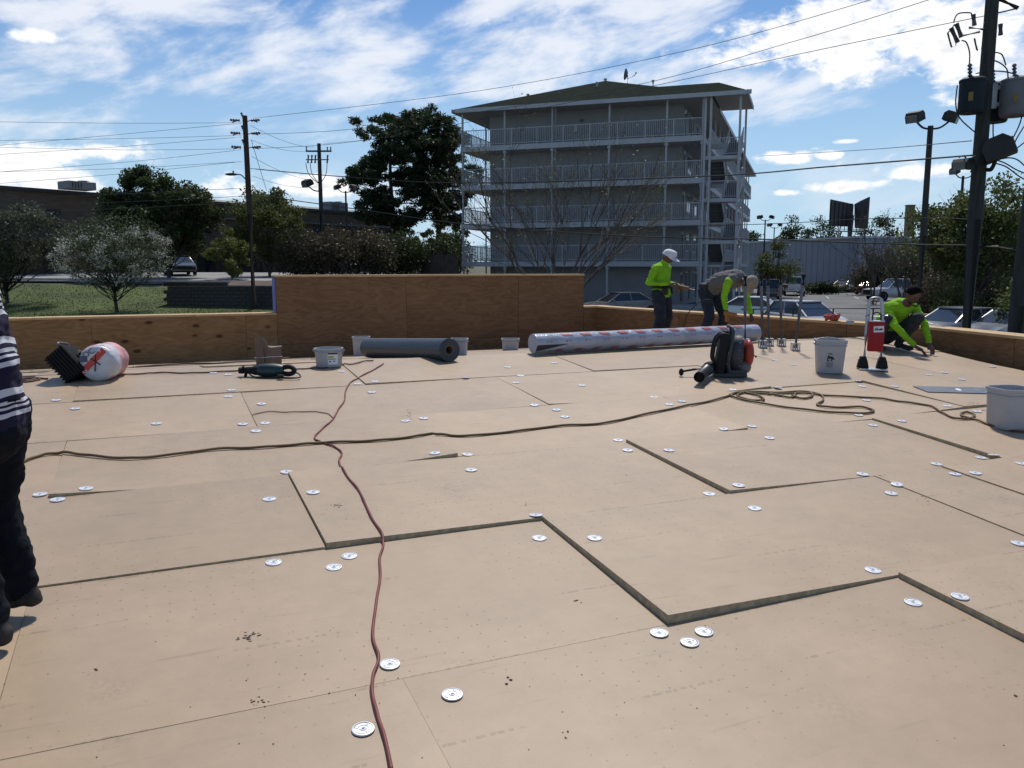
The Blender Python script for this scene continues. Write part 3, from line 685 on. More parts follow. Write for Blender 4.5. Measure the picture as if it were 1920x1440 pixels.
def tree(name, label, base, H, W_, seed, lm, bark=BARK, leaf=.12, nclump=40, per=220, crown0=.25, cl=.16, long=1.0, fork=.3, shape=1.0, sparse=0.0, twigs=5, group=None, trunk_r=None, cat='tree', low=0.0, vis=True, lean=(0, 0)):
    """trunk and limbs reaching clumps scattered through an uneven crown; leaves sit round the clumps"""
    r = random.Random(seed); base = Vector(base); root = thing(name, label, cat, base, group=group)
    tr = trunk_r or H * .016; q = MB(); top_ = Vector((lean[0], lean[1], H * .86))
    spine = curve_pts([(0, 0, -.2), (r.uniform(-.03, .03) * H, r.uniform(-.03, .03) * H, H * .2), (top_.x * .5 + r.uniform(-.05, .05) * H, top_.y * .5 + r.uniform(-.05, .05) * H, H * .5), top_], 6)
    q.tube(spine, [tr * (1.25 - 1.15 * (k / (len(spine) - 1)) ** .8) for k in range(len(spine))], 8, cap=False)
    P = []; g = np.random.default_rng(seed)
    cz0 = H * crown0; ch = H - cz0
    for c in range(nclump):
        for _ in range(30):
            p = Vector((r.uniform(-1, 1), r.uniform(-1, 1), r.uniform(0, 1)))
            rad = math.sin(math.pi * min(1, max(0, (p.z * .86 + .10) ** shape))) ** .7
            if p.xy.length < rad and p.xy.length > .25 * rad: break
        cp = Vector((p.x * W_ / 2 * .88, p.y * W_ / 2 * .88, cz0 + p.z * ch * .93)) + Vector((lean[0], lean[1], 0)) * (p.z)
        k = max(2, min(len(spine) - 2, int((cp.z / H) * fork * 2.2 * len(spine) * r.uniform(.6, 1.0))))
        pts = limb(q, spine[k], cp, tr * .42 * (1 - .5 * k / len(spine)), tr * .07, r, 5, .07)
        for t in range(twigs):
            e = cp + Vector((r.gauss(0, 1), r.gauss(0, 1), r.gauss(.2, .8))) * H * cl * .55
            limb(q, pts[r.randint(2, 5)], e, tr * .09, tr * .03, r, 3, .08, 4)
        n = int(per * r.uniform(.5, 1.4)); rr = H * cl * r.uniform(.55, 1.2)
        d = g.normal(size=(n, 3)); d /= np.linalg.norm(d, axis=1)[:, None]; d *= (g.random(n) ** .55)[:, None] * np.array([rr, rr, rr * .72])
        P.append(d + np.array(cp))
    q.build('trunk', bark, root, 60, fix=False)
    leaves_mesh('crown', np.concatenate(P), leaf, lm, root, seed, long)
    return root
def bush(name, label, base, H, W_, D_, seed, lm, leaf=.10, n=5000, lumps=9, group=None, stems=12, bark=BARK, cat='bush', inner=.55):
    r = random.Random(seed); g = np.random.default_rng(seed); root = thing(name, label, cat, base, group=group); q = MB(); P = []
    for c in range(lumps):
        u, v = r.uniform(-.8, .8), r.uniform(-.8, .8); h = H * r.uniform(.55, .88) * (1 - .35 * abs(u) ** 2)
        rr = np.array([W_ * r.uniform(.16, .30), D_ * r.uniform(.2, .34), h * .5]); c0 = np.array([u * W_ / 2 * .8, v * D_ / 2 * .8, h * .55])
        k = n // lumps; d = g.normal(size=(k, 3)); d /= np.linalg.norm(d, axis=1)[:, None]; d *= (g.random(k) ** inner)[:, None]; d *= rr; d += g.normal(size=(k, 3)) * H * .03; P.append(d + c0)
        for s in range(stems // 3): limb(q, (c0[0] * .5 + r.uniform(-.1, .1) * W_, c0[1] * .5, 0), c0 + np.array([r.uniform(-1, 1), r.uniform(-1, 1), r.uniform(0, 1)]) * rr, .03, .008, r, 4, .06, 4)
    pts = np.concatenate(P); pts = pts[pts[:, 2] > .03]
    q.build('stems', bark, root, 0, fix=False); leaves_mesh('foliage', pts, leaf, lm, root, seed); return root
def fan_tree(name, label, base, H, W_, seed, lm, bark, stems=8, levels=4, leaf=.05, nleaf=2, group=None, tr=.10, spread=.5, cat='tree', kids=(3, 3, 3, 2), gs=.30):
    """leafless spring tree: stems fan out from the ground and keep forking"""
    r = random.Random(seed); root = thing(name, label, cat, base, group=group); q = MB(); P = []
    def grow(p, d, L_, rad, lev):
        e = p + d * L_; m_ = (p + e) / 2 + Vector((r.gauss(0, 1), r.gauss(0, 1), 0)) * L_ * .05 - Vector((0, 0, L_ * .02)); pts = [p, p.lerp(m_, .55), m_, m_.lerp(e, .55), e]
        q.tube(pts, [rad, rad * .9, rad * .8, rad * .68, rad * .55], 5 if lev < 2 else 3, cap=False)
        if lev >= levels:
            for _ in range(nleaf): P.append(pts[r.randint(1, 4)] + Vector((r.gauss(0, .06), r.gauss(0, .06), r.gauss(0, .06))))
            return
        for k in range(kids[min(lev, len(kids) - 1)]):
            a = pts[r.choice((2, 3, 4, 4))]; nd = (d + Vector((r.gauss(0, gs), r.gauss(0, gs), r.gauss(.06, .2)))).normalized(); grow(a, nd, L_ * r.uniform(.55, .82), rad * .57, lev + 1)
    for k in range(stems):
        t = 2 * math.pi * (k + r.uniform(-.3, .3)) / stems; s = spread * r.uniform(.35, 1.1); d = Vector((math.cos(t) * s * W_ / H, math.sin(t) * s * W_ / H * .8, 1)).normalized()
        grow(Vector((math.cos(t) * .12, math.sin(t) * .12, -.1)), d, H * r.uniform(.30, .42), tr * r.uniform(.7, 1.1), 0)
    q.build('trunk', bark, root, 0, fix=False)
    if P: leaves_mesh('crown', [tuple(p) for p in P], leaf, lm, root, seed)
    return root
def pine(name, label, base, H, W_, seed, lm, group=None, trunk_r=.32):
    r = random.Random(seed); g = np.random.default_rng(seed); root = thing(name, label, 'tree', base, group=group); q = MB(); P = []
    sp = curve_pts([(0, 0, -.3), (.15, 0, H * .3), (r.uniform(-.4, .4), 0, H * .65), (r.uniform(-.5, .5), 0, H * .97)], 8)
    q.tube(sp, [trunk_r * (1 - .85 * (k / (len(sp) - 1))) for k in range(len(sp))], 8, cap=False)
    nb = 52
    for k in range(nb):
        f = .28 + .70 * (k + r.random()) / nb; p = sp[min(len(sp) - 1, int(f * len(sp)))].copy(); p.z = H * f * .98
        env = (1 - ((f - .62) / .48) ** 2); env = max(.18, env) ** .6
        t = r.uniform(0, 6.283); L_ = W_ / 2 * env * r.uniform(.55, 1.1)
        e = p + Vector((math.cos(t) * L_, math.sin(t) * L_, L_ * r.uniform(-.02, .30)))
        pts = limb(q, p, e, .085 * (1.15 - f * .7), .02, r, 6, .05, 5, sag=-.05)
        for s in range(r.randint(5, 8)):
            a = pts[r.randint(2, 6)]; c = a + Vector((r.gauss(0, .6), r.gauss(0, .6), r.gauss(.22, .3)))
            limb(q, a, c, .025, .01, r, 2, .05, 4)
            n = r.randint(80, 130); d = g.normal(size=(n, 3)); d /= np.linalg.norm(d, axis=1)[:, None]; d *= (g.random(n) ** .5)[:, None] * np.array([.58, .58, .36]); P.append(d + np.array(c))
    q.build('trunk', BARK, root, 60, fix=False); leaves_mesh('crown', np.concatenate(P), .11, lm, root, seed, 1.9); return root
def gp(px, Y):                                       # ground point in the column of a pixel, Y metres ahead
    x = (px - 960) / F * Y; x *= 1.0; z = gz(x, Y); return Vector((x, Y, z + .08))
L_DARK = leafmat('leaf_dark', (.024, .040, .012), (.065, .090, .028), .4)
L_MID = leafmat('leaf_mid', (.055, .075, .018), (.125, .145, .040), .42)
L_YEL = leafmat('leaf_yellow_green', (.085, .105, .020), (.16, .18, .045))
L_GREY = leafmat('leaf_grey_green', (.06, .075, .045), (.13, .14, .095))
L_BLOS = leafmat('blossom', (.36, .37, .30), (.68, .67, .60), .25)
L_PINE = leafmat('pine_needles', (.020, .038, .015), (.055, .078, .028), .3)
L_TWIG = leafmat('bud_leaf', (.10, .10, .035), (.17, .16, .055))
L_BR = leafmat('brown_twig_leaf', (.055, .045, .028), (.12, .10, .055), .3)
def ht(px, ytop, Y, b): return (at(px, ytop, Y).z - b.z)
# left of the scene
b = gp(18, 44); tree('ornamental_tree', 'rounded grey green tree with a crooked trunk beside the lawn', b, ht(18, 368, 44, b), 7.6, 11, L_GREY, BARK, .075, 66, 330, .24, .14, twigs=6, sparse=.2)
b = gp(222, 41); dog = tree('dogwood_tree', 'white flowering dogwood in bloom on the lawn', b, ht(222, 402, 41, b), 6.4, 21, L_BLOS, BARK, .05, 66, 95, .30, .085, twigs=9, fork=.42, trunk_r=.09)
g_ = np.random.default_rng(5); n_ = 8500; d_ = g_.normal(size=(n_, 3)); d_ /= np.linalg.norm(d_, axis=1)[:, None]; d_ *= (g_.random(n_) ** .45)[:, None] * np.array([2.9, 2.7, 1.9]); leaves_mesh('foliage', d_ + np.array([0, 0, 3.0]), .06, leafmat('dogwood_leaf', (.05, .07, .03), (.10, .12, .055)), dog, 6)
b = gp(322, 57); tree('shade_tree', 'large dark green tree in front of the brown brick building', b, ht(300, 312, 57, b), 8.6, 33, L_DARK, BARK, .11, 105, 420, .24, .12, shape=1.1, twigs=5, lean=(-.6, 0))
b = gp(440, 54); tree('small_tree', 'small yellow green tree beside the wooden pole', b, ht(440, 428, 54, b), 2.9, 43, L_YEL, BARK, .08, 26, 260, .12, .16)
b = gp(510, 60); tree('leafy_tree', 'light green leafy tree between the two wooden poles', b, ht(520, 345, 60, b), 6.2, 47, L_MID, BARKG, .10, 64, 240, .18, .13)
SHL = {51: 'brownish twiggy shrub beside the light green tree on the bank', 52: 'brownish twiggy shrub growing round the far wooden pole', 53: 'brownish twiggy shrub below the twin lamp post on the bank', 54: 'dense dark evergreen shrub under the shorter pine', 55: 'dense dark evergreen shrub under the taller pine', 56: 'dense dark evergreen shrub touching the motel corner'}
for (px, Y, W_, H_, sd, k) in ((565, 58, 4.2, 4.4, 51, 0), (625, 57, 4.4, 4.7, 52, 0), (690, 58, 4.4, 4.4, 53, 0), (752, 60, 4.2, 4.2, 54, 1), (812, 61, 4.4, 4.4, 55, 1), (852, 64, 3.2, 4.3, 56, 1)):
    bush(('bare_shrub', 'evergreen_shrub')[k], SHL[sd], gp(px, Y), H_, W_, 3.4, sd, (L_BR, L_DARK)[k], .10, 6500, 10, ('twiggy shrubs on the bank', 'evergreen shrubs by the motel')[k], 24)
pine('pine_tree', 'shorter pine with wide boughs, farther from the motel than its neighbour', gp(738, 76), ht(735, 218, 76, gp(750, 76)), 8.4, 64, L_PINE)
pine('pine_tree', 'taller pine with a high crown close beside the motel balconies', gp(822, 78), ht(830, 203, 78, gp(822, 78)), 7.4, 68, L_PINE)
# the bare tree before the motel
b = gp(1040, 46); fan_tree('budding_tree', 'bare multi stemmed tree just budding in front of the motel', b, 10.6, 14.5, 71, L_TWIG, mat('twig_bark', (.105, .085, .065), .95), 12, 5, .055, 2, tr=.078, spread=.62, kids=(3, 3, 3, 2, 2), gs=.30)
# right side
b = gp(1453, 80); tree('conifer_sapling', 'small bright green tree beside the twin lamp poles', b, ht(1453, 438, 80, b), 3.6, 81, L_MID, BARK, .11, 26, 200, .15, .16, shape=.8)
b = gp(1635, 66); fan_tree('bare_tree', 'thin bare tree standing before the pale warehouse wall', b, 7.2, 4.6, 83, L_BR, BARKG, 4, 4, .05, 3, tr=.09, spread=.35, kids=(3, 3, 3, 2))
b = gp(1690, 60); fan_tree('bare_tree', 'bushy leafless tree behind the white pickup', b, 6.6, 6.0, 84, L_BR, BARKG, 7, 4, .06, 4, tr=.08, spread=.55, kids=(3, 3, 3, 2))
b = gp(1822, 36); tree('roadside_tree', 'full green tree standing behind the big transformer pole', b, ht(1822, 318, 36, b), 5.6, 87, L_MID, BARK, .085, 62, 330, .38, .13, shape=.95, fork=.34)
for (px, Y, W_, H_, sd, lm) in ((1745, 41, 3.0, 3.8, 91, L_BR), (1790, 34, 2.6, 3.0, 92, L_MID), (1868, 40, 4.2, 4.6, 93, L_DARK), (1915, 30, 2.4, 3.6, 94, L_MID)):
    bush('roadside_shrub', ('tangled brownish shrub behind the kneeling worker', 'loose green shrub between the squatting person and the transformer pole', 'tall dark shrub between the transformer pole and the leaning pole', 'green shrub beside the leaning pole')[sd - 91], gp(px, Y), H_, W_, 2.6, sd, lm, .075, 4200, 8, 'roadside shrubs', 20)
for (px, Y, W_, H_, sd, lb) in ((1655, 86, 8.0, 6.2, 101, 'dark thicket behind the red sedan'), (1720, 82, 8.0, 6.8, 102, 'dark thicket behind the cab of the white pickup'), (1775, 58, 5.0, 6.4, 103, 'dark thicket behind the wooden lamp post'), (1900, 60, 8.0, 7.2, 104, 'tall dark thicket behind the leaning pole')):
    bush('thicket', lb, gp(px, Y), H_, W_, 3.0, sd, (L_BR if sd % 2 else L_DARK), .13, 8500, 12, 'thickets behind the car park', 30)
bush('hedge', 'low dark hedge at the foot of the pale warehouse', gp(1525, 88), 1.7, 6.5, 2.0, 95, L_DARK, .12, 3600, 8)
bush('weed_clump', 'spindly weeds between the white car and the parapet', gp(1410, 24), 1.95, 2.0, 1.0, 96, L_MID, .05, 900, 6, stems=30)
bush('low_shrub', 'low green shrub in front of the silver hatchback', gp(1535, 24), 1.35, 2.6, 1.0, 97, L_DARK, .05, 1800, 6)
# far-off tree line
r = random.Random(5)
for k in range(34):
    px = -60 + k * 62 + r.uniform(-25, 25); Y = r.uniform(190, 250); H_ = r.uniform(9, 15)
    if 880 < px < 1360: continue
    tree('distant_tree', 'hazy distant tree on the skyline', gp(px, Y), H_ * (1.15 if 1480 < px < 1580 else .85), H_ * .9, 300 + k, L_DARK, BARK, .34, 20, 170, .12, .17, twigs=0, group='distant trees')
# ---------------------------------------------------------------- buildings beyond, walls, fence
BRK = mat('brown_brick', (.105, .078, .055), .9, .25, 1.2, bump=.3, bscale=25, stretch=(1, 1, 3))
RFG = mat('grey_metal_roof', (.17, .165, .16), .7, .1, 1)
DKM = mat('dark_metal', (.03, .03, .032), .6, .2, 4)
WHS = mat('pale_cladding', (.25, .275, .32), .7, .06, .6)
HVAC = mat('hvac_grey', (.22, .22, .21), .6)
# long brown brick building on the left
p0 = at(-260, 345, 56); p1 = at(760, 418, 100); bz = gz(-30, 62) - .4
d = Vector((p1.x - p0.x, p1.y - p0.y, 0)); L_ = d.length; ang_ = math.atan2(d.y, d.x)
MB_ = Matrix.Translation((p0.x, p0.y, bz)) @ Matrix.Rotation(ang_, 4, 'Z')
bld = thing('brick_building', 'long brown brick building with small dark windows behind the upper car park', 'building', M=MB_)
hh = at(0, 352, 62).z - bz
q = MB(); q.box((L_ / 2, 9, hh / 2), (L_, 18, hh)); q.build('wall', BRK, bld)
q = MB(); q.box((L_ / 2, 9, hh + .12), (L_ + .6, 18.6, .26)); q.build('roof_edge', DKM, bld)
q = MB(); V = [(L_ * .47, -.4, hh - 1.3), (L_ + .3, -.4, hh - 1.3), (L_ + .3, 5, hh + .9), (L_ * .47, 5, hh + .9), (L_ * .47, 10, hh - 1.3), (L_ + .3, 10, hh - 1.3)]; q.add(V, [(0, 1, 2, 3), (3, 2, 5, 4), (0, 3, 4), (1, 5, 2), (0, 4, 5, 1)]); q.build('roof', RFG, bld)
for k in range(int(L_ / 4.6)):
    x = 3 + k * 4.6
    for z, w, h in ((hh - 2.0, 1.25, 1.25), (1.5, 1.6, 1.7)):
        q = MB(); q.box((x, -.03, z), (w + .16, .08, h + .16)); w_ = q.build('window', DKM, bld)
        q = MB(); q.box((x, -.075, z), (w, .02, h)); q.build('pane', GLASS, w_)
q = MB(); q.box((L_ * .36, -.9, 3.1), (L_ * .5, 1.8, .35)); q.build('canopy', DKM, bld)
for k in range(7): q = MB(); q.box((L_ * .13 + k * L_ * .075, -1.6, 1.45), (.22, .22, 2.95)); q.build('canopy_post', DKM, bld)
for (px, Y, w, h, lab) in ((146, 66, 2.2, .6, 'boxy rooftop air unit above the small windows of the brown brick building'), (626, 92, 2.6, 1.0, 'small rooftop air unit near the far end of the brown brick building'), (500, 84, 2.8, 1.1, 'rooftop air unit half hidden by the light green tree')):
    c = at(px, 370, Y); u = thing('rooftop_unit', lab, 'air unit', M=MB_ @ Matrix.Translation((MB_.inverted() @ Vector((c.x, c.y, bz)))) @ Matrix.Translation((0, 0, hh + .2)))
    q = MB(); q.bbox((0, 0, h / 2), (w, 1.6, h), .04); q.build('casing', HVAC, u)
    q = MB(); [q.box((-w * .35 + k * w * .1, -.82, h * .5), (.05, .04, h * .7)) for k in range(4)]; q.build('louvre', DKM, u)
    q = MB(); q.cyl((w * .25, 0, h), (w * .25, 0, h + .12), .45); q.build('fan_cowl', DKM, u)
# stepped block retaining wall on the lawn edge; every course is its own row of blocks
RW = mat('retaining_block', (.055, .050, .047), .95, .35, 2.5, bump=.5, bscale=30)
RWC = mat('retaining_cap', (.15, .14, .13), .9, .2, 3)
rwA, rwB = Vector((-18.2, 43.6)), Vector((-3.6, 41.0)); d = rwB - rwA; L_ = d.length; an = math.atan2(d.y, d.x)
rw0 = gz(-10, 42.3) - .35
MR = Matrix.Translation((rwA.x, rwA.y, rw0)) @ Matrix.Rotation(an, 4, 'Z'); rw = thing('retaining_wall', 'dark stepped block retaining wall behind the wooden pole', 'wall', M=MR)
bl = None; rr = random.Random(4); steps = [(0, 8), (3.2, 8), (6.0, 7), (8.6, 6)]
def top_courses(x): return 9 if x < 3.6 else 8 if x < 8.4 else 7
bm_ = MB(); bm_.bbox((0, 0, .09), (.43, .30, .18), .012); first = bm_.build('block', RW, rw); n_b = 0
for c in range(9):
    x = .22 + (.22 if c % 2 else 0)
    while x < L_:
        if c < top_courses(x):
            o = first if n_b == 0 else first.copy()
            if n_b: COL.objects.link(o); o.parent = rw
            if n_b < 290:
                o.location = (x, c * .012 + rr.uniform(-.008, .008), c * .19)
            n_b += 1
            if n_b >= 290: bpy.data.objects.remove(o)
        x += .44
for (x0, x1, c) in ((0, 3.6, 9), (3.6, 8.4, 8), (8.4, L_, 7)):
    k = x0
    while k < x1 - .1: q = MB(); l = min(.6, x1 - k); q.bbox((k + l / 2, .05, c * .19 + .04), (l - .01, .40, .08), .01); q.build('cap_block', RWC, rw); k += .6
q = MB(); q.box((L_ / 2, .28, .62), (L_, .2, 1.2)); q.build('backing', RW, rw)
# mulch bank rising behind it
V = []; Fs = []; n1, n2 = 24, 8
for j in range(n2 + 1):
    for i in range(n1 + 1):
        u, v = i / n1, j / n2; a = rwA.lerp(rwB, u) + Vector((.2, .4)); b = Vector((-19, 51)).lerp(Vector((-1.5, 57)), u); p = a.lerp(b, v)
        z = (rw0 + 1.50 - .35 * u) * (1 - v) + (gz(b.x, b.y) + .12) * v + .12 * math.sin(v * 3.1) + .05 * noise.noise(Vector((p.x, p.y, 3)))
        V.append((p.x, p.y, max(z, gz(p.x, p.y) + .06)))
Fs = [(j * (n1 + 1) + i, j * (n1 + 1) + i + 1, (j + 1) * (n1 + 1) + i + 1, (j + 1) * (n1 + 1) + i) for j in range(n2) for i in range(n1)]
q = MB(); q.add(V, Fs); struct(q.build('mulch_bank', MULCH, smooth=180))
# slatted wooden fence beside the motel
fa, fb = at(792, 515, 60), at(862, 515, 57); M_, L_ = seg_frame(fa.xy, fb.xy); fz = gz(fa.x, fa.y)
fen = thing('wooden_fence', 'weathered vertical board fence between the shrubs and the motel', 'fence', M=Matrix.Translation((0, 0, fz)) @ M_)
FW = mat('fence_wood', (.075, .055, .042), .95, .3, 3)
for k in range(int(L_ / .16)): q = MB(); q.box((k * .16 + .08, 0, .8 + .02 * math.sin(k * 5)), (.145, .02, 1.7)); q.build('board', FW, fen)
for z in (.4, 1.3): q = MB(); q.box((L_ / 2, .03, z), (L_, .04, .09)); q.build('rail', FW, fen)
# pale warehouse behind the car park
w0 = on_z(1402, 524, gz(30, 108)); Y0 = 112
a = at(1396, 450, 118); b = at(1612, 452, 96); d = Vector((b.x - a.x, b.y - a.y, 0)); L_ = d.length; zw = gz(35, 105) - .3
MWh = Matrix.Translation((a.x, a.y, zw)) @ Matrix.Rotation(math.atan2(d.y, d.x), 4, 'Z')
wh = thing('warehouse', 'long windowless pale blue warehouse beyond the car park', 'building', M=MWh); hw = at(1500, 451, 106).z - zw
q = MB(); q.box((L_ / 2, 12, hw / 2), (L_, 24, hw)); q.build('wall', WHS, wh)
for k in range(int(L_ / 1.1)): q = MB(); q.box((k * 1.1 + .5, -.015, hw / 2), (.05, .04, hw - .1)); q.build('cladding_rib', WHS, wh)
q = MB(); q.box((L_ / 2, 12, hw + .1), (L_ + .4, 24.4, .22)); q.build('roof_edge', mat('pale_trim', (.5, .52, .55), .6), wh)
q = MB(); q.cyl((L_ * .38, -.1, 0), (L_ * .38, -.1, hw), .11); q.build('downpipe', mat('pale_trim', (.5, .52, .55)), wh)
a = at(1402, 462, 150); wb = thing('storage_shed', 'low grey shed far behind the motel corner', 'building', (a.x, a.y, gz(a.x, a.y))); hs = a.z - gz(a.x, a.y)
q = MB(); q.box((4, 4, hs / 2), (12, 8, hs)); q.build('wall', WHS, wb); q = MB(); q.box((4, 4, hs + .15), (12.6, 8.6, .3)); q.build('roof', RFG, wb); q = MB(); q.box((5, -.05, 1.4), (2.6, .1, 2.8)); q.build('door', DKM, wb)
# billboard seen from behind
Yb = 120; c = at(1590, 430, Yb); s_ = Yb / F
bb = thing('billboard', 'dark double sided roadside billboard seen from behind on a single column', 'billboard', (c.x, c.y, gz(c.x, c.y)))
z0 = gz(c.x, c.y); zt, zb_ = at(1590, 374, Yb).z - z0, at(1590, 424, Yb).z - z0
q = MB(); q.cyl((.3, 0, 0), (.3, 0, zb_ + 1.5), .45, n=12); q.build('column', DKM, bb, 40)
q = MB(); V = [(-3.0, -.6, zb_), (1.25, 1.6, zb_), (1.25, 1.6, zt - .55), (-.2, .8, zt - .35), (-3.0, -.6, zt)]; q.add(V + [(x + .12, y + .25, z) for x, y, z in V], [(0, 1, 2, 3, 4), (9, 8, 7, 6, 5)] + [(i, i + 5, (i + 1) % 5 + 5, (i + 1) % 5) for i in range(5)]); q.build('panel', DKM, bb)
q = MB(); V = [(1.55, 1.5, zb_ - .2), (2.6, -.2, zb_ - .4), (2.65, -.2, zt + .35), (1.95, .9, zt - .1), (1.3, 1.5, zt - .55)]; q.add(V + [(x + .2, y + .12, z) for x, y, z in V], [(0, 1, 2, 3, 4), (9, 8, 7, 6, 5)] + [(i, i + 5, (i + 1) % 5 + 5, (i + 1) % 5) for i in range(5)]); q.build('panel', DKM, bb)
for k in range(6): q = MB(); q.box((-2.7 + k * .72, -.55 + k * .38, (zb_ + zt) / 2 - .2), (.12, .2, zt - zb_ - .5)); q.build('stringer', DKM, bb)
q = MB(); q.box((-.6, -.4, zb_ - .75), (6.0, .9, .12), (0, 0, R(20))); q.box((-.6, -.4, zb_ - .45), (5.0, .06, .06), (0, 0, R(20)))
for k in range(5): q.box((-2.6 + k * 1.0, -.9 + k * .36, zb_ - .3), (.08, .08, .8))
q.build('catwalk', DKM, bb)
c = at(1704, 430, 110); pt = gz(c.x, c.y); pl = thing('sign_pylon', 'plain square brownish pylon rising behind the trees', 'pylon', (c.x, c.y, pt)); hz = at(1704, 386, 110).z - pt
q = MB(); q.bbox((0, 0, hz / 2), (.95, .8, hz), .03); q.build('shaft', mat('pylon_brown', (.10, .085, .05), .8), pl); q = MB(); q.box((0, 0, hz + .06), (1.05, .9, .12)); q.build('cap', DKM, pl)
q = MB(); q.box((0, 0, .35), (7.5, .35, .7)); q.box((0, 0, .74), (7.6, .42, .08)); c = gp(1862, 46)
tag(q.build('brick_planter_wall', mat('red_brick', (.19, .052, .03), .9, .25, 2, bump=.3, bscale=20), loc=(c.x, c.y, c.z + .1)), 'low red brick wall behind the cars by the transformer pole', 'wall')
# chain link style top rail by the car park edge
q = MB(); pa, pb = at(1390, 580, 26), at(1690, 578, 26)
fn = thing('rail_fence', 'thin dark post and rail fence between the parapet and the car park', 'fence', (pa.x, pa.y, pa.z - 1.2))
q.cyl((0, 0, 1.2), (pb.x - pa.x, pb.y - pa.y, 1.2 + pb.z - pa.z), .022, n=6); q.build('rail', DKM, fn)
for k in range(4): x = (pb.x - pa.x) * (k + .3) / 4; q = MB(); q.cyl((x, 0, -.8), (x, 0, 1.22), .025, n=6); q.build('post', DKM, fn)

# ---------------------------------------------------------------- poles, lamps, wires
WOOD = mat('pole_wood', (.055, .036, .026), .95, .3, 5, stretch=(3, 3, .3), bump=.4, bscale=30)
WOODG = mat('pole_wood_grey', (.045, .045, .04), .95, .3, 5, stretch=(3, 3, .3), bump=.4, bscale=30)
PORC = mat('porcelain', (.10, .10, .11), .35)
LAMP = mat('lamp_housing', (.026, .026, .025), .7, .15, 4)
LENS = mat('lamp_lens', (.16, .16, .15), .3)
WIREM = mat('wire_black', (.02, .02, .02), .7)
GREYT = mat('transformer_grey', (.17, .172, .18), .6, .08, 3, spec=.2)
DKT = mat('transformer_dark', (.016, .023, .029), .6, .12, 3, spec=.2)
def pole(name, label, base, top_, r0, r1, m, cat='utility pole'):
    b, t_ = Vector(base), Vector(top_); root = thing(name, label, cat, b); q = MB(); q.tube([Vector((0, 0, -.5)), (t_ - b) * .5, t_ - b], [r0, (r0 + r1) / 2, r1], 12); q.build('shaft', m, root, 40); return root
def insul(q, p, d, n=3, r=.07, L_=.45):
    p, d = Vector(p), Vector(d).normalized(); pts = []; rad = []
    for k in range(n * 2 + 1): pts.append(p + d * (L_ * k / (n * 2))); rad.append(r if k % 2 else r * .45)
    q.tube(pts, rad, 7)
def flood(root, p, d, pivot, s=1.0):
    """box floodlight on a bent arm; p housing centre, d aim"""
    p, d = Vector(p), Vector(d).normalized(); E_ = d.to_track_quat('Y', 'Z').to_matrix()
    q = MB(); q.prism([(-.22 * s, -.16 * s), (.22 * s, -.16 * s), (.22 * s, .06 * s), (.12 * s, .17 * s), (-.12 * s, .17 * s), (-.22 * s, .06 * s)], 'x', -.24 * s, .24 * s, Matrix.Translation(p) @ E_.to_4x4()); h = q.build('floodlight', LAMP, root)
    q = MB(); q.box(p + E_ @ Vector((0, .225 * s, -.04 * s)), (.38 * s, .02, .24 * s), E_); q.build('lens', LENS, h)
    q = MB(); pv = Vector(pivot); q.tube(curve_pts([pv, pv.lerp(p, .5) + Vector((0, 0, -.15 * s)), p - Vector((0, 0, .1 * s))], 6), .035 * s, 6); q.build('lamp_arm', LAMP, root)
# wooden pole by the lawn
Yp = 42; b = gp(477, Yp); t_ = at(459, 217, Yp); b.x = t_.x + .05
p1 = pole('utility_pole', 'wooden utility pole with three tiers of insulators and a street lamp', b, t_, .17, .12, WOOD)
for py in (228, 252, 278):
    z = at(459, py, Yp).z - b.z; q = MB()
    for s in (-1, 1): q.tube([(0, 0, z), (s * .32, -.1, z + .05), (s * .62, -.2, z - .06)], .03, 6); insul(q, (s * .25, -.05, z + .04), (s, -.3, .02), 4, .075, .5)
    insul(q, (-.08, -.12, z + .12), (-.3, -.3, 1), 3, .07, .3); q.build('insulator_set', PORC, p1, 40)
z = at(459, 330, Yp).z - b.z; q = MB(); q.tube(curve_pts([(0, 0, z - .35), (-.3, -.1, z + .02), (-.55, -.15, z + .05)], 6), .03, 6); q.build('lamp_arm', LAMP, p1, 40)
q = MB(); q.ell((-.78, -.2, z + .06), (.32, .13, .07), 14, 8); q.cyl((-.68, -.2, z + .08), (-.68, -.2, z + .22), .05, n=8); q.build('street_lamp_head', LAMP, p1, 60)
# second pole further back with cross arm and floodlight
Y2 = 60; b2 = gp(598, Y2); t2 = at(598, 269, Y2); b2.x = t2.x
p2 = pole('utility_pole', 'shorter wooden pole with a cross arm, cutouts and a floodlight', b2, t2, .17, .13, WOODG)
z = at(598, 284, Y2).z - b2.z; q = MB(); q.box((0, -.16, z), (1.8, .09, .11)); q.build('cross_arm', WOODG, p2)
q = MB(); [insul(q, (x, -.16, z + .05), (0, 0, 1), 2, .06, .25) for x in (-.85, .62, .85)]; q.build('insulator_set', PORC, p2)
z = at(598, 300, Y2).z - b2.z; q = MB(); q.box((-.1, -.2, z), (1.6, .07, .07)); [q.tube([(x, -.3, z - .25), (x + .06, -.32, z + .3)], .07, 6) for x in (-.75, -.5, -.25, .6)]; q.build('fuse_cutouts', PORC, p2)
q = MB()
for s in (-.9, .6, -.6): q.tube(curve_pts([(s, -.3, z - .2), (s * .8, -.25, z - 1.0), (0, -.15, z - 1.7)], 8), .025, 5)
q.build('riser_cable', WIREM, p2)
z = at(598, 344, Y2).z - b2.z; flood(p2, (-.85, -.3, z + .0), (-.6, -.7, -.45), (-.05, -.1, z - .55), 1.35)
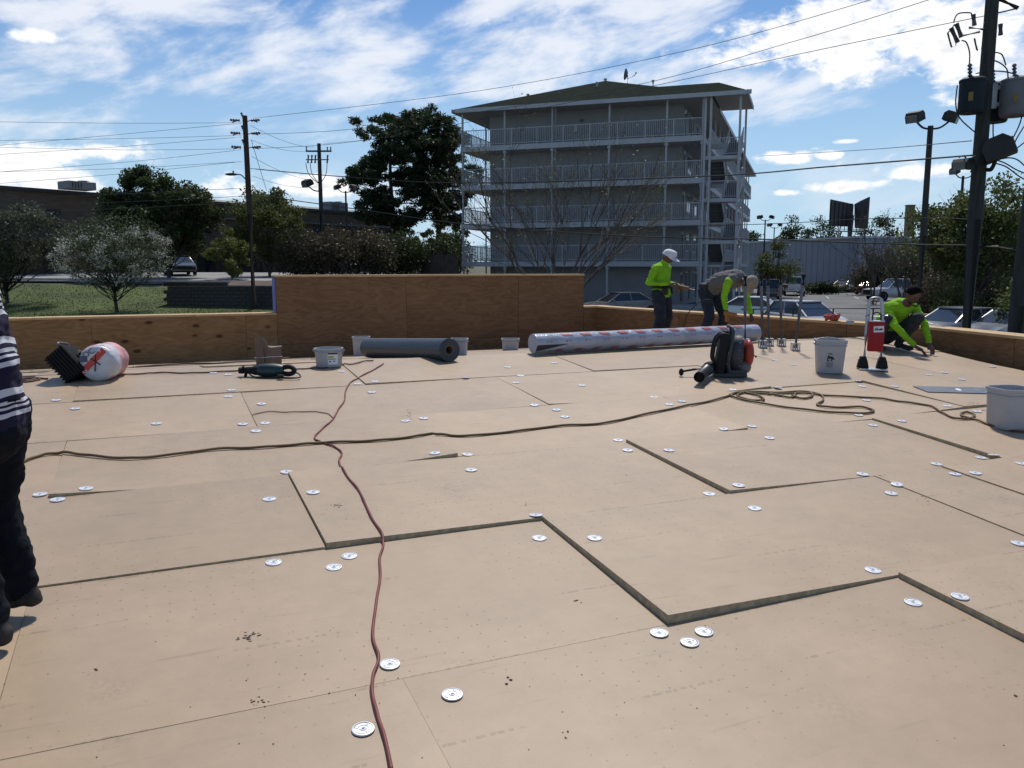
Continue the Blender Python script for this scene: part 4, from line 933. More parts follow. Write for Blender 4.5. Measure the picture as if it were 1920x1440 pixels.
# twin lamp post near the pines, and two in the car park
def twin(px, ytop, Y, lab, r=.09, s=1.0, m=LAMP):
    t_ = at(px, ytop, Y); b = Vector((t_.x, t_.y, gz(t_.x, t_.y))); p = pole('lamp_post', lab, b, t_, r, r * .75, m, 'lamp post'); z = t_.z - b.z
    for sg in (-1, 1): flood(p, (sg * .62 * s, -.15, z + .28 * s), (sg * .75, -.55, -.35), (0, 0, z - .12), s)
    return p
twin(648, 358, 66, 'twin headed lamp post between the far pole and the pines')
twin(1435, 412, 88, 'taller twin headed lamp post above the small green tree')
twin(1452, 426, 100, 'farther twin headed lamp post behind the small green tree', .08)
twin(1745, 236, 34, 'wooden lamp post with two floodlights beside the transformer pole', .14, 1.15, WOODG)
twin(1806, 330, 46, 'partly hidden lamp post behind the transformer pole', .09, .9)
# the big transformer pole
Yq = 21; b = gp(1812, Yq); t_ = at(1866, -70, Yq); b.x = t_.x - .02; b.z -= .6
bp = pole('utility_pole', 'thick wooden pole carrying three drum transformers, fuse cutouts and lamps', b, t_, .20, .145, WOODG)
def rel(px, py, dy=0.0): return at(px, py, Yq + dy) - b
def drum(px, py0, py1, wpx, m, dy, nm='transformer'):
    c0 = rel(px, py1, dy); c1 = rel(px, py0, dy); r_ = wpx / 2 / F * (Yq + dy); H_ = c1.z - c0.z; q = MB()
    q.lathe([(0, 0), (r_ * .9, 0), (r_ * .97, .03), (r_, .08), (r_, H_ - .06), (r_ * 1.04, H_ - .05), (r_ * 1.04, H_), (r_ * .8, H_ + .05), (0, H_ + .08)], 24, Matrix.Translation(c0)); d_ = q.build(nm, m, bp, 40)
    q = MB(); insul(q, c0 + Vector((-.12, -.08, H_ + .04)), (-.1, 0, 1), 4, .06, .32); q.build('bushing', PORC, d_, 40)
    q = MB(); q.box(c0 + Vector((-r_ * .55, -r_ * .86, H_ * .45)), (.10, .02, .2), (0, 0, R(-32))); q.build('warning_tag', mat('tag_yellow', (.22, .15, .03), .6), d_)
    return c0, r_, H_
drum(1820, 150, 213, 44, DKT, -.35); drum(1902, 150, 218, 52, GREYT, -.2); drum(1862, 160, 230, 46, DKT, .45)
q = MB(); a = rel(1842, 165); q.box(a + Vector((.3, -.05, 0)), (1.0, .10, .10)); q.box(a + Vector((.3, -.05, -.4)), (1.0, .10, .10)); q.box(a + Vector((.25, -.08, -.2)), (.12, .08, .6)); q.build('mounting_bracket', mat('galvanised', (.35, .36, .37), .5, metal=.3), bp)
q = MB(); a, c = rel(1836, 60), rel(1782, 62, -.5); q.tube([a, rel(1800, 68, -.4)], .03, 6); q.tube([rel(1845, 55), rel(1818, 52, -.3)], .03, 6)
for (x0, y0, x1, y1) in ((1793, 44, 1803, 70), (1783, 52, 1796, 80), (1825, 27, 1827, 48), (1876, 45, 1876, 66)): q.tube([rel(x0, y0, -.4), rel(x1, y1, -.4)], [.055, .055], 8)
for (x0, y0, x1, y1) in ((1777, 62, 1784, 88), (1784, 88, 1792, 84), (1827, 72, 1832, 94), (1832, 94, 1840, 90), (1777, 62, 1790, 46)): q.tube([rel(x0, y0, -.42), rel(x1, y1, -.42)], .022, 5)
q.build('fuse_cutouts', PORC, bp, 40)
q = MB(); q.tube([rel(1874, -2), rel(1908, 15, -.3)], .055, 6); q.tube([rel(1864, 26), rel(1906, 16, -.3)], .02, 5); q.build('brace_arm', WOODG, bp)
def cable(q, pts, r=.014): q.tube(curve_pts([rel(x, y, dy) for x, y, dy in pts], 7), r, 5)
for pts in ([(1803, 76, -.4), (1812, 80, -.4), (1818, 100, -.4), (1817, 128, -.35)], [(1788, 42, -.4), (1796, 26, -.3), (1818, 24, -.2), (1822, 28, -.2)], [(1795, 160, -.6), (1792, 195, -.6), (1800, 222, -.5), (1828, 248, -.1)],
            [(1860, 112, 0), (1875, 118, -.2), (1888, 130, -.2), (1890, 150, -.2)], [(1830, 138, -.3), (1850, 134, -.1), (1880, 134, -.2), (1905, 140, -.2), (1922, 150, -.2)], [(1862, 98, 0), (1878, 102, -.1), (1886, 122, -.2)],
            [(1862, 232, 0), (1862, 250, .1), (1863, 268, .1)], [(1920, 200, -.2), (1912, 232, -.3), (1898, 262, -.3), (1890, 285, -.2)], [(1921, 235, -.1), (1905, 262, -.2), (1898, 280, -.2), (1880, 298, -.2)],
            [(1848, 285, -.2), (1875, 292, -.4), (1900, 282, -.4), (1922, 266, -.4)], [(1860, 305, -.2), (1885, 312, -.4), (1910, 330, -.4), (1924, 338, -.4)], [(1850, 296, -.2), (1880, 304, -.3), (1905, 318, -.3), (1924, 326, -.3)], [(1830, 292, -.2), (1815, 298, -.3), (1806, 292, -.4), (1798, 296, -.4)], [(1865, 300, -.2), (1892, 296, -.5), (1908, 300, -.5), (1922, 312, -.5)]):
    q = MB(); cable(q, pts, .016); q.build('jumper_cable', WIREM, bp, 40)
a = rel(1872, 278, -.5); flood(bp, a, (.75, -.45, .35), rel(1850, 318), 1.5)
a = rel(1806, 308, -.3); flood(bp, a, (-.8, -.5, -.1), rel(1836, 306), .8)
q = MB(); a = rel(1852, 462, -.35); q.tube([a + Vector((-.22, 0, 0)), a + Vector((.24, 0, -.02))], .055, 8); q.build('splice_case', WIREM, bp, 40)
# leaning pole at the right
b = gp(1893, 18); b.z -= 1; t_ = at(1962, 150, 17.2)
pole('leaning_pole', 'dark leaning pole standing near the parked white cars', b, t_, .19, .16, WOODG)
def wire(lab, pts, r=.012, sag=0.0, grp=None, k=24):
    """a line through points given as (px, py, distance)"""
    P = [at(*p) for p in pts]; Q = []
    if len(P) == 2:
        for i in range(k + 1): t = i / k; p = P[0].lerp(P[1], t); p.z -= sag * 4 * t * (1 - t); Q.append(p)
    else: Q = curve_pts(P, 10)
    o = MB(); o.tube(Q, r, 5, cap=False); tag(o.build('overhead_wire', WIREM, smooth=60, fix=False), lab, 'wire', grp)
G1 = 'wires across the sky'
wire('thin overhead wire from the lawn pole passing high above the motel', [(474, 222, 42), (900, 170, 36), (1300, 92, 30), (1700, -20, 24)], .010, grp=G1)
wire('overhead wire crossing just above the motel satellite dish', [(474, 252, 42), (690, 239, 40), (1150, 168, 33), (1480, 80, 27), (1760, -6, 22)], .010, grp=G1)
wire('overhead wire reaching the fuse cutouts of the transformer pole', [(474, 279, 42), (690, 262, 40), (1170, 172, 33), (1500, 101, 27), (1845, 30, 21)], .010, grp=G1)
wire('slim service wire running from the motel side to the transformer pole', [(1420, 293, 60), (1620, 281, 38), (1822, 264, 21)], .012)
wire('thick twisted cable crossing the motel front to the transformer pole', [(470, 316, 42), (640, 331, 40), (863, 343, 38), (1310, 331, 30), (1560, 312, 25), (1826, 291, 21)], .022)
wire('heavy black cable hanging low across the motel balconies', [(480, 366, 42), (690, 395, 40), (863, 419, 37), (1152, 441, 31), (1440, 449, 26), (1700, 458, 22.5), (1840, 460, 21)], .022)
wire('heavy black cable between the transformer pole and the leaning pole', [(1860, 461, 21), (1890, 466, 20), (1925, 472, 19)], .02)
wire('pale thin cable hanging before the billboard', [(1000, 432, 34), (1407, 421, 27), (1610, 411, 24), (1760, 409, 22), (1825, 412, 21)], .011)
G2 = 'wires running away from the lawn pole'
for (y0, y1, y2, lab) in ((230, 231, 228, 'level wire at the very top of the lawn pole'), (231, 252, 276, 'wire sloping down from the top of the lawn pole'), (254, 260, 264, 'nearly level wire from the second insulator tier'), (257, 275, 292, 'falling wire from the second insulator tier'),
                      (279, 281, 275, 'wire from the third insulator tier crossing the low cloud'), (281, 305, 325, 'falling wire from the third insulator tier'), (303, 316, 323, 'wire from below the insulators of the lawn pole'), (303, 326, 347, 'lower falling wire above the dark tree'), (353, 364, 376, 'pale cable passing in front of the dark tree crown'), (368, 379, 388, 'dark cable crossing the brick building windows'), (380, 391, 402, 'lowest dark cable crossing the brick building')):
    wire(lab, [(452, y0, 42), (225, y1, 44), (-40, y2, 46)], .013 if y0 > 340 else .009, grp=G2)
G3 = 'wires between the two wooden poles'
for (a_, c_, lab) in (((470, 235), (590, 276), 'upper wire slanting between the two wooden poles'), ((470, 262), (585, 282), 'middle wire slanting between the two wooden poles'), ((472, 293), (592, 338), 'lower wire slanting between the two wooden poles'), ((474, 330), (595, 350), 'lowest wire between the two wooden poles')):
    wire(lab, [(*a_, 42), (*c_, 60)], .010, .25, G3)
wire('guy wire slanting down from the lawn pole', [(471, 262, 42), (500, 358, 45)], .012)
wire('wire leaving the far cross arm towards the pines', [(604, 270, 60), (690, 262, 70)], .010)
# ---------------------------------------------------------------- parked cars
TYRE = mat('tyre', (.018, .018, .018), .9); RIM = mat('rim', (.35, .35, .36), .35, metal=.6); CHR = mat('chrome', (.5, .5, .5), .2, metal=.9)
HEADL = mat('headlight_glass', (.28, .285, .30), .35, spec=.3); TAIL = mat('taillight', (.30, .01, .008), .25); PLAST = mat('black_plastic', (.013, .013, .014), .65, spec=.25)
CARG = mat('car_glass', (.025, .03, .035), .06, spec=.9)
KINDS = dict(
    sedan=dict(L=4.7, W=1.78, zb=.22, belt=[(0, .62), (.06, .86), (.5, .98), (1.1, 1.0), (3.25, .97), (4.1, .86), (4.58, .70), (4.7, .48)], cab=(.85, 1.55, 2.75, 3.55), H=1.43, wheels=(.95, 3.75)),
    hatch=dict(L=4.0, W=1.74, zb=.22, belt=[(0, .60), (.05, .92), (.4, 1.0), (2.6, .97), (3.4, .88), (3.88, .70), (4.0, .46)], cab=(.12, .55, 2.05, 3.05), H=1.5, wheels=(.75, 3.2)),
    suv=dict(L=4.8, W=1.88, zb=.28, belt=[(0, .6), (.05, 1.05), (.4, 1.12), (3.1, 1.1), (4.2, 1.0), (4.68, .85), (4.8, .5)], cab=(.10, .38, 2.75, 3.5), H=1.80, wheels=(.95, 3.85)),
    pickup=dict(L=5.6, W=1.98, zb=.38, belt=[(0, .7), (.04, 1.18), (2.0, 1.18), (2.05, 1.16), (4.0, 1.14), (4.9, 1.06), (5.45, .98), (5.6, .6)], cab=(2.02, 2.2, 3.35, 4.1), H=1.88, wheels=(1.15, 4.6)))
def car(label, kind, col, pos, heading, group=None, name='car', cat='car'):
    k = KINDS[kind]; L_, W_, H_ = k['L'], k['W'], k['H']; paint = mat('paint_%s_%.2f_%.2f' % (kind, col[0], col[2]), col, .28, .04, 2, coat=.6)
    hd = Vector(heading).normalized(); M = Matrix.Translation(pos) @ Matrix.Rotation(math.atan2(hd.y, hd.x), 4, 'Z') @ Matrix.Translation((-L_ / 2, 0, 0))
    root = thing(name, label, cat, M=Matrix.Translation(pos) @ Matrix.Rotation(math.atan2(hd.y, hd.x), 4, 'Z'), group=group); S = Matrix.Translation((-L_ / 2, 0, 0))
    B = k['belt']
    def bz(x):
        for (a, za), (b, zb) in zip(B, B[1:]):
            if a <= x <= b: return za + (zb - za) * (x - a) / (b - a)
        return B[-1][1]
    def wid(x): e = min(x, L_ - x); return W_ / 2 * (1 - .16 * max(0, 1 - e / .55) ** 2)
    xs_ = sorted(set([a for a, _ in B] + [L_ * t / 18 for t in range(19)])); V = []; n = 8
    for x in xs_:
        w, zt = wid(x), bz(x); zb = k['zb'] + (.12 * max(0, 1 - min(x, L_ - x) / .5) ** 2)
        sec = [(-w * .86, zb), (-w * .985, zb + .16), (-w, (zb + zt) / 2), (-w * .965, zt - .06), (-w * .90, zt)]; V += [(x, y, z) for y, z in sec] + [(x, -y, z) for y, z in reversed(sec)]
    m_ = 10; Fs = [(i * m_ + a, i * m_ + (a + 1) % m_, (i + 1) * m_ + (a + 1) % m_, (i + 1) * m_ + a) for i in range(len(xs_) - 1) for a in range(m_)] + [tuple(range(m_)), tuple(reversed(range((len(xs_) - 1) * m_, len(xs_) * m_)))]
    q = MB(); q.add(V, Fs); body = q.build('body', paint, root, 35, M=S)
    x0, x1, x2, x3 = k['cab']; wb, wt = W_ / 2 * .90, W_ / 2 * .70; z0 = bz((x0 + x3) / 2) - .02
    q = MB(); V = [(x0, -wb, bz(x0) - .02), (x3, -wb, bz(x3) - .02), (x2, -wt, H_ - .04), (x1, -wt, H_ - .04)]; V += [(x, -y, z) for x, y, z in V]
    q.add(V, [(0, 1, 2, 3), (7, 6, 5, 4), (1, 5, 6, 2), (0, 3, 7, 4), (3, 2, 6, 7)]); q.build('windows', CARG, root, M=S)
    q = MB(); q.bbox(((x1 + x2) / 2, 0, H_ - .02), (x2 - x1 + .12, wt * 2 + .06, .06), .025); q.build('roof', paint, root, 40, M=S)
    q = MB()
    for s in (-1, 1):
        for (xa, xb, r_) in ((x3, x2, .035), (x0, x1, .05), ((x0 + x3) / 2 - .1, (x1 + x2) / 2, .045)):
            q.tube([(xa, s * wb, bz(xa) - .02), (xb, s * wt, H_ - .04)], r_, 6)
    q.build('pillars', paint, root, 40, M=S)
    for s in (-1, 1):
        q = MB(); q.bbox((x3 - .28, s * (W_ / 2 + .06), bz(x3) + .06), (.12, .18, .13), .03); q.build('mirror', paint, root, M=S)
        q = MB(); q.bbox((L_ - .20, s * W_ * .36, bz(L_ - .25) - .10), (.26, .34, .15), .03); q.build('headlight', HEADL, root, M=S)
        q = MB(); q.bbox((.07, s * W_ * .41, .86 if kind != 'pickup' else .95), (.12, .20, .22), .02); q.build('taillight', TAIL, root, M=S)
        for x in k['wheels']:
            r_ = .33 if kind in ('sedan', 'hatch') else .39
            q = MB(); q.cyl((x, s * (W_ / 2 - .16), r_), (x, s * (W_ / 2 + .004), r_), r_ + .06, n=20); q.build('wheel_arch', PLAST, root, 40, M=S)
            q = MB(); q.lathe([(0, -.1), (r_ * .9, -.1), (r_, -.07), (r_, .07), (r_ * .9, .1), (r_ * .62, .1)], 20, Matrix.Translation((x, s * (W_ / 2 - .08), r_)) @ Matrix.Rotation(R(-90 * s), 4, 'X')); wh_ = q.build('wheel', TYRE, root, 40, M=S)
            q = MB(); q.lathe([(0, .075), (r_ * .2, .08), (r_ * .25, .06), (r_ * .58, .085), (r_ * .62, .1)], 20, Matrix.Translation((x, s * (W_ / 2 - .08), r_)) @ Matrix.Rotation(R(-90 * s), 4, 'X')); q.build('rim', RIM, wh_, 40)
    q = MB(); q.bbox((L_ - .03, 0, .55 if kind != 'pickup' else .78), (.1, W_ * .55, .22 if kind != 'pickup' else .34), .03); q.build('grille', PLAST, root, M=S)
    q = MB(); q.bbox((L_ - .02, 0, .38 if kind != 'pickup' else .52), (.14, W_ * .9, .16), .05); q.build('front_bumper', paint if kind != 'pickup' else CHR, root, M=S)
    q = MB(); q.bbox((.0, 0, .42 if kind != 'pickup' else .58), (.14, W_ * .9, .2), .05); q.build('rear_bumper', paint if kind != 'pickup' else CHR, root, M=S)
    q = MB(); q.box((-.02, 0, .68), (.02, .32, .15)); q.build('number_plate', MWH, root, M=S)
    if kind == 'pickup': q = MB(); q.box((1.05, 0, 1.181), (1.75, W_ * .74, .01)); q.build('bed_dark_sheet', PLAST, root, M=S)  # dark sheet across the closed body stands for the open bed's inset
    return root
def cp(px, Y): x = (px - 960) / F * Y; return Vector((x, Y, gz(x, Y) + .13))
PG = 'cars in the car park'
car('white pickup truck parked side on behind the kneeling worker', 'pickup', (.55, .57, .60), cp(1678, 72), (-1, -.10, 0), PG, 'pickup_truck', 'truck')
car('tan sedan parked beside the red car below the warehouse', 'sedan', (.20, .17, .11), cp(1580, 96), (-.75, -.62, 0), PG)
car('red sedan parked beside the tan one', 'sedan', (.28, .018, .02), cp(1626, 90), (-.65, -.75, 0), PG)
car('black sedan mostly hidden behind the white pickup', 'sedan', (.02, .02, .022), cp(1660, 92), (-.6, -.8, 0), PG)
car('dark blue suv parked by the motel stairs', 'suv', (.018, .022, .035), cp(1440, 74), (.35, .94, 0), PG, 'suv', 'suv')
car('white pickup seen from behind beyond the dark suv', 'pickup', (.55, .56, .58), cp(1484, 86), (.25, .97, 0), PG, 'pickup_truck', 'truck')
car('bright white car half hidden by the bending worker', 'sedan', (.72, .73, .74), cp(1415, 42), (.9, -.45, 0), PG)
car('silver hatchback facing the roof from the car park edge', 'hatch', (.42, .43, .45), cp(1512, 35), (.30, -.95, 0), PG)
car('white sedan parked behind the transformer pole', 'sedan', (.27, .285, .31), cp(1800, 31), (-.93, -.36, 0), PG)
car('pale sedan parked beside the leaning pole', 'sedan', (.26, .275, .30), cp(1905, 30), (-.9, -.4, 0), PG)
car('grey sedan at the foot of the motel behind the standing worker', 'sedan', (.16, .165, .17), cp(1165, 47), (-.95, -.3, 0), PG)
car('dark sedan under the large tree in the upper car park', 'sedan', (.04, .042, .045), Vector(((343 - 960) / F * 62, 62, gz((343 - 960) / F * 62, 62) + .13)), (.5, -.86, 0))
q = MB(); q.bbox((0, 0, .55), (2.1, .5, .5), .04); q.box((0, -.02, .22), (2.0, .4, .14)); c = cp(1757, 38)
br = thing('timber_skid', 'orange stained timber skid behind the kneeling worker', 'timber', c); q.build('planks', mat('orange_timber', (.36, .15, .03), .7), br)
# ---------------------------------------------------------------- fastener plates
PLATE = mat('galvalume_plate', (.74, .74, .75), .42, .05, 40, metal=.25)
PLATED = mat('plate_groove', (.30, .31, .33), .5)
PIX = """1684,1370 1 848,1304 1 731,1247 1 655,1044 1 626,1065 1 513,1056 1 1236,1188 1 1320,1186 1 1293,1206 1 1712,1131 1 1800,1120 1 1650,1075 1 1115,1010 1 1011,1010 1
1005,971 1 537,886 1 587,924 1 505,937 1 883,882 1 75,928 1 161,917 1 108,938 1 821,852 1 876,853 1 1415,954 1 1330,927 1 1392,914 1 1254,845 1 1177,845 1 1159,826 1 1443,822 1
1357,805 1 1410,800 1 1671,926 1 1682,909 1 1617,890 1 1791,890 1 1829,888 1 1756,871 1 1839,859 1 1863,854 1 1637,798 1 1691,790 1 1610,779 1 1915,870 1 1910,1020 1 1059,782 1
1043,769 1 1002,760 1 1226,745 1 1255,759 1 1279,753 1 1374,731 1 1091,723 1 967,718 1 976,705 1 952,689 1 1039,681 1 1460,742 1 1459,727 1 1617,725 1 1610,715 1 1678,725 1 1625,751 1 1784,763 1 1832,772 1
1741,703 1 1771,699 1 1803,712 1 1861,688 1 1752,667 1 1614,674 1 1646,671 1 1653,664 1 1488,684 1 1454,676 1 760,790 1 794,785 1 697,736 1 705,717 1 670,720 1 873,709 1 455,796 1 497,794 1 480,809 1 490,758 1
428,744 1 434,732 1 293,795 1 141,767 1 105,751 1 1300,693 1 640,697 1 620,681 1 532,676 1 523,683 1 400,700 1 428,703 1"""
PP = [tuple(map(int, w.split(','))) for w in PIX.split() if ',' in w]
PP[0] = (681, 1369)
q = MB(); M_ = None
q.lathe([(0, .0015), (.006, .0015), (.0065, .0045), (.010, .0048), (.0125, .0022), (.016, .0022), (.018, .0042), (.0275, .0042), (.029, .0026), (.031, .0026), (.0325, .0046), (.0365, .0040), (.038, .0012), (.038, 0)], 28)
me0 = None; pl0 = q.build('fastener_plate', PLATE, smooth=40)
q = MB(); q.lathe([(0, .0066), (.004, .0064), (.0045, .0046)], 10); q.mi = 0
scr = q.build('screw_head', PLATED, pl0, 30)
q = MB()
for k in range(3):
    t = k * 2.094; q.box((math.cos(t) * .0225, math.sin(t) * .0225, .0044), (.009, .0026, .0006), (0, 0, t))
rb = q.build('stamped_rib', PLATED, pl0)
q = MB(); pts = [(math.cos(a) * .0300, math.sin(a) * .0300, .0029) for a in np.linspace(.2, 1.9, 9)]; q.tube(pts, .0011, 4); gr = q.build('stamped_groove', PLATED, pl0)
rr = random.Random(9)
for k, (x, y) in enumerate(PP):
    o = pl0 if k == 0 else copy_tree(pl0)
    p = top(x, y, .003); e = .05
    off = [Vector((a_, b_)) for a_ in (-.036, 0, .036) for b_ in (-.036, 0, .036)]; zs_ = [btop(p.x + v.x, p.y + v.y) for v in off]; c_ = btop(p.x, p.y)
    if c_ - min(zs_) > .010:                          # do not let it hang over a board edge
        g = sum((v for v, z_ in zip(off, zs_) if c_ - z_ < .010), Vector((0, 0))); 
        if g.length > 1e-4: g = g.normalized() * .034; p = Vector((p.x + g.x, p.y + g.y, btop(p.x + g.x, p.y + g.y) + .003))
    n = Vector((-(btop(p.x + e, p.y) - btop(p.x - e, p.y)) / (2 * e), -(btop(p.x, p.y + e) - btop(p.x, p.y - e)) / (2 * e), 1))
    if n.xy.length > .15: n = Vector((-.0, .07, 1))
    n = (n.normalized() + Vector((rr.gauss(0, .012), rr.gauss(0, .012), 0))).normalized()
    o.matrix_world = Matrix.Translation(p) @ n.to_track_quat('Z', 'Y').to_matrix().to_4x4() @ Matrix.Rotation(rr.uniform(0, 6.28), 4, 'Z')
    tag(o, 'round white metal fastener plate screwed flat onto the tan boards', 'plate', 'fastener plates on the insulation boards')
# two bare screw holes with torn facer, and dirt
DIRT = mat('dirt_crumbs', (.045, .033, .022), .95, .3, 50)
q = MB(); rr = random.Random(31)
def crumbs(px, py, n, sx, sy, smin=.003, smax=.007, flat=.14):
    for _ in range(n):
        p = top(px + rr.gauss(0, sx), py + rr.gauss(0, sy)); s = rr.uniform(smin, smax)
        q.ell((p.x, p.y, p.z + s * flat * .6), (s * rr.uniform(.8, 1.8), s, s * flat), 6, 4, Matrix.Rotation(rr.uniform(0, 3), 3, 'Z'))
for a in ((462, 1194, 16, 9, 4, .003, .007), (474, 1188, 7, 6, 3), (490, 1314, 12, 12, 6, .002, .005), (633, 948, 10, 6, 3), (662, 1075, 8, 8, 6, .001, .003), (985, 942, 5, 4, 6), (1068, 1377, 4, 9, 4, .002, .004), (1085, 1128, 3, 4, 3), (767, 775, 7, 7, 4, .004, .008), (650, 971, 2, 2, 2), (1170, 892, 2, 4, 1), (1100, 918, 2, 4, 2), (1905, 1305, 2, 3, 1), (1825, 757, 8, 8, 1.5), (1850, 770, 7, 8, 1.5), (1780, 905, 8, 12, 2, .003, .006), (1740, 933, 5, 20, 6), (1650, 893, 6, 6, 2), (960, 1275, 3, 6, 4), (180, 1257, 2, 3, 2)): crumbs(*a)
for _ in range(200): crumbs(rr.uniform(60, 1900), 700 + 720 * rr.random() ** 1.2, 1, 1, 1, .001, .003)
stuff(tag(q.build('dirt_crumbs', DIRT, fix=False), 'scattered dark dirt crumbs and muddy prints on the boards', 'dirt'))
# ---------------------------------------------------------------- cords
CORD_R = mat('red_cord', (.17, .030, .026), .55, .25, 8); CORD_B = mat('brown_hose', (.135, .082, .026), .6, .25, 10); CORD_D = mat('dark_cord', (.10, .045, .03), .6)
def cord(name, label, pts, r, m, cat='cord', lift=None, k=9):
    P = [top(x, y) for x, y in pts]; Q = curve_pts([(p.x, p.y, 0) for p in P], k); out = []
    for i, p in enumerate(Q): out.append(Vector((p.x, p.y, btop(p.x, p.y) + r * 1.05 + .004 * (1 + math.sin(i * .7)) * .5)))
    for _ in range(2): out = [out[0]] + [Vector((b.x, b.y, max(b.z, (a.z + b.z + c.z) / 3))) for a, b, c in zip(out, out[1:], out[2:])] + [out[-1]]
    q = MB(); q.tube(out, r, 8); return tag(q.build(name, m, smooth=80), label, cat)
cord('extension_cord', 'red extension cord wandering over the boards towards the grey roll', [(735, 1452), (722, 1390), (708, 1345), (698, 1302), (700, 1270), (710, 1235), (699, 1195), (706, 1130), (713, 1085), (712, 1050), (718, 1008), (698, 975), (684, 945), (672, 920), (650, 893), (636, 868), (641, 852), (628, 840), (602, 831), (590, 822), (605, 805), (624, 788), (634, 770), (646, 752), (648, 735), (658, 718), (680, 705), (705, 692), (719, 683)], .0064, CORD_R)
cord('extension_cord', 'thin dark cord lying from the drill past the white buckets', [(553, 694), (585, 692), (612, 691), (640, 686), (662, 684), (680, 679), (700, 677)], .007, CORD_D)
cord('extension_cord', 'dark cord running from the wrapped roll to the drill', [(228, 704), (270, 702), (300, 700), (350, 701), (400, 699), (455, 696)], .007, CORD_D)
cord('air_hose', 'brown hose lying across the boards from the striped walker to the coil', [(22, 884), (45, 868), (80, 856), (118, 851), (160, 856), (230, 862), (300, 858), (400, 845), (480, 842), (560, 836), (620, 832), (700, 829), (770, 822), (820, 817), (870, 820), (960, 812), (1046, 801), (1130, 796), (1200, 781), (1280, 764), (1340, 752), (1375, 741)], .0098, CORD_B)
cord('air_hose', 'loosely coiled brown hose on the boards before the white pail', [(1368, 742), (1394, 736), (1451, 738), (1507, 736), (1538, 742), (1543, 753), (1532, 761), (1563, 766), (1613, 765), (1638, 772), (1620, 777), (1563, 775), (1501, 769), (1438, 760), (1388, 750), (1369, 742), (1394, 738), (1422, 744), (1432, 752), (1407, 752), (1382, 744), (1400, 738), (1451, 742), (1485, 747), (1494, 738), (1520, 738), (1521, 746), (1501, 749), (1485, 742)], .0098, CORD_B, k=7)
cord('air_hose', 'brown hose trailing from the coil to the large white bucket', [(1440, 740), (1500, 739), (1560, 744), (1640, 748), (1690, 755), (1740, 762), (1765, 775), (1790, 786), (1818, 787), (1827, 780), (1815, 775), (1802, 777), (1806, 783), (1830, 789), (1860, 800), (1900, 810), (1935, 811)], .0092, CORD_B)
cord('torn_gouge', 'thin torn gouge line in the facing beside the red cord', [(472, 780), (500, 773), (540, 774), (580, 773), (612, 776), (624, 784)], .004, mat('gouge_brown', (.20, .14, .09), .8), 'strip')  # thin brown cord piece stands in for a torn gouge in the membrane
cord('extension_cord', 'tangled brown cord in a heap beside the black case', [(10, 720), (40, 712), (70, 710), (50, 716), (25, 712), (55, 708), (75, 713), (45, 718), (20, 715), (60, 711), (90, 712)], .008, CORD_D)
cord('extension_cord', 'dark cord along the far slope below the knotty parapet', [(250, 690), (330, 685), (420, 682), (500, 676), (600, 668), (700, 664)], .010, CORD_D)
# ---------------------------------------------------------------- buckets
PLAS = mat('pail_plastic', (.46, .465, .485), .45, .05, 8, trans=.18)
INK = mat('black_ink', (.012, .012, .013), .6); YEL = mat('yellow_print', (.50, .40, .04), .6); GRYP = mat('grey_print', (.16, .16, .18), .6); WLAB = mat('white_label', (.72, .73, .76), .55); STEEL = mat('bail_wire', (.45, .45, .46), .35, metal=.8)
def pail(label, px, py, wtop, wbot, h, sq=0, bail=None, rz=0.0, group='white buckets'):
    p = top(px, py); p = p + Vector((0, wbot / 2 * .8, 0)); p.z = btop(p.x, p.y); root = thing('bucket', label, 'bucket', p, rz, group); a, b = wbot / 2, wtop / 2
    f = lambda z: a + (b - a) * z / h
    q = MB(); q.lathe([(0, .004), (a * .96, .0), (a, .012), (f(h * .80), h * .80), (f(h * .8) + .004, h * .81), (f(h * .82) + .010, h * .82), (f(h * .84) + .010, h * .84), (f(h * .85), h * .85), (f(h * .92), h * .92), (f(h * .92) + .008, h * .93), (f(h) + .008, h), (f(h) - .004, h), (f(h * .9) - .006, h * .9), (a - .006, .02), (0, .02)], 32, sq=sq); q.build('shell', PLAS, root, 35)
    if bail:
        q = MB(); pts = []
        for k in range(13):
            t = math.pi * k / 12; pts.append((math.cos(t) * (b + .012), math.sin(t) * b * math.cos(bail), h * .88 + math.sin(t) * b * math.sin(bail)))
        q.tube(pts, .0028, 6); q.build('bail_handle', STEEL, root, 40)
        for s in (-1, 1): q = MB(); q.cyl((s * (b + .002), 0, h * .88), (s * (b + .02), 0, h * .88), .012, n=10); q.build('handle_lug', PLAS, root)
    return root, a, b, h
def decal(root, a, b, h, z0, z1, t0, t1, m, nm, sq=0, off=.0015, poly=None):
    """flat print that follows the bucket wall"""
    q = MB(); n = 6; V = []
    for (z) in (z0, z1):
        for k in range(n + 1):
            t = t0 + (t1 - t0) * k / n; c, s = math.cos(t), math.sin(t)
            if sq: kk = (abs(c) ** sq + abs(s) ** sq) ** (-1 / sq); c, s = c * kk, s * kk
            r = a + (b - a) * z / h + off; V.append((r * c, r * s, z))
    q.add(V, [(k, k + 1, n + 2 + k, n + 1 + k) for k in range(n)]); q.build(nm, m, root)
r_, a, b, h = pail('tall white square bucket with a black printed emblem beside the red bag cart', 1561, 701, .312, .265, .36, 5, .35, R(-12))
z0 = .12; tt = R(-97)
for (u0, u1, v0, v1) in ((-.020, .016, .215, .222), (-.006, .026, .204, .210), (-.016, .030, .160, .185), (-.022, -.006, .178, .196), (.018, .040, .152, .166), (-.026, -.018, .135, .175), (.010, .020, .135, .165), (-.026, -.002, .132, .142), (.008, .024, .132, .138)):
    decal(r_, a, b, h, v0, v1, tt + u0 / a, tt + u1 / a, INK, 'printed_emblem', 5)
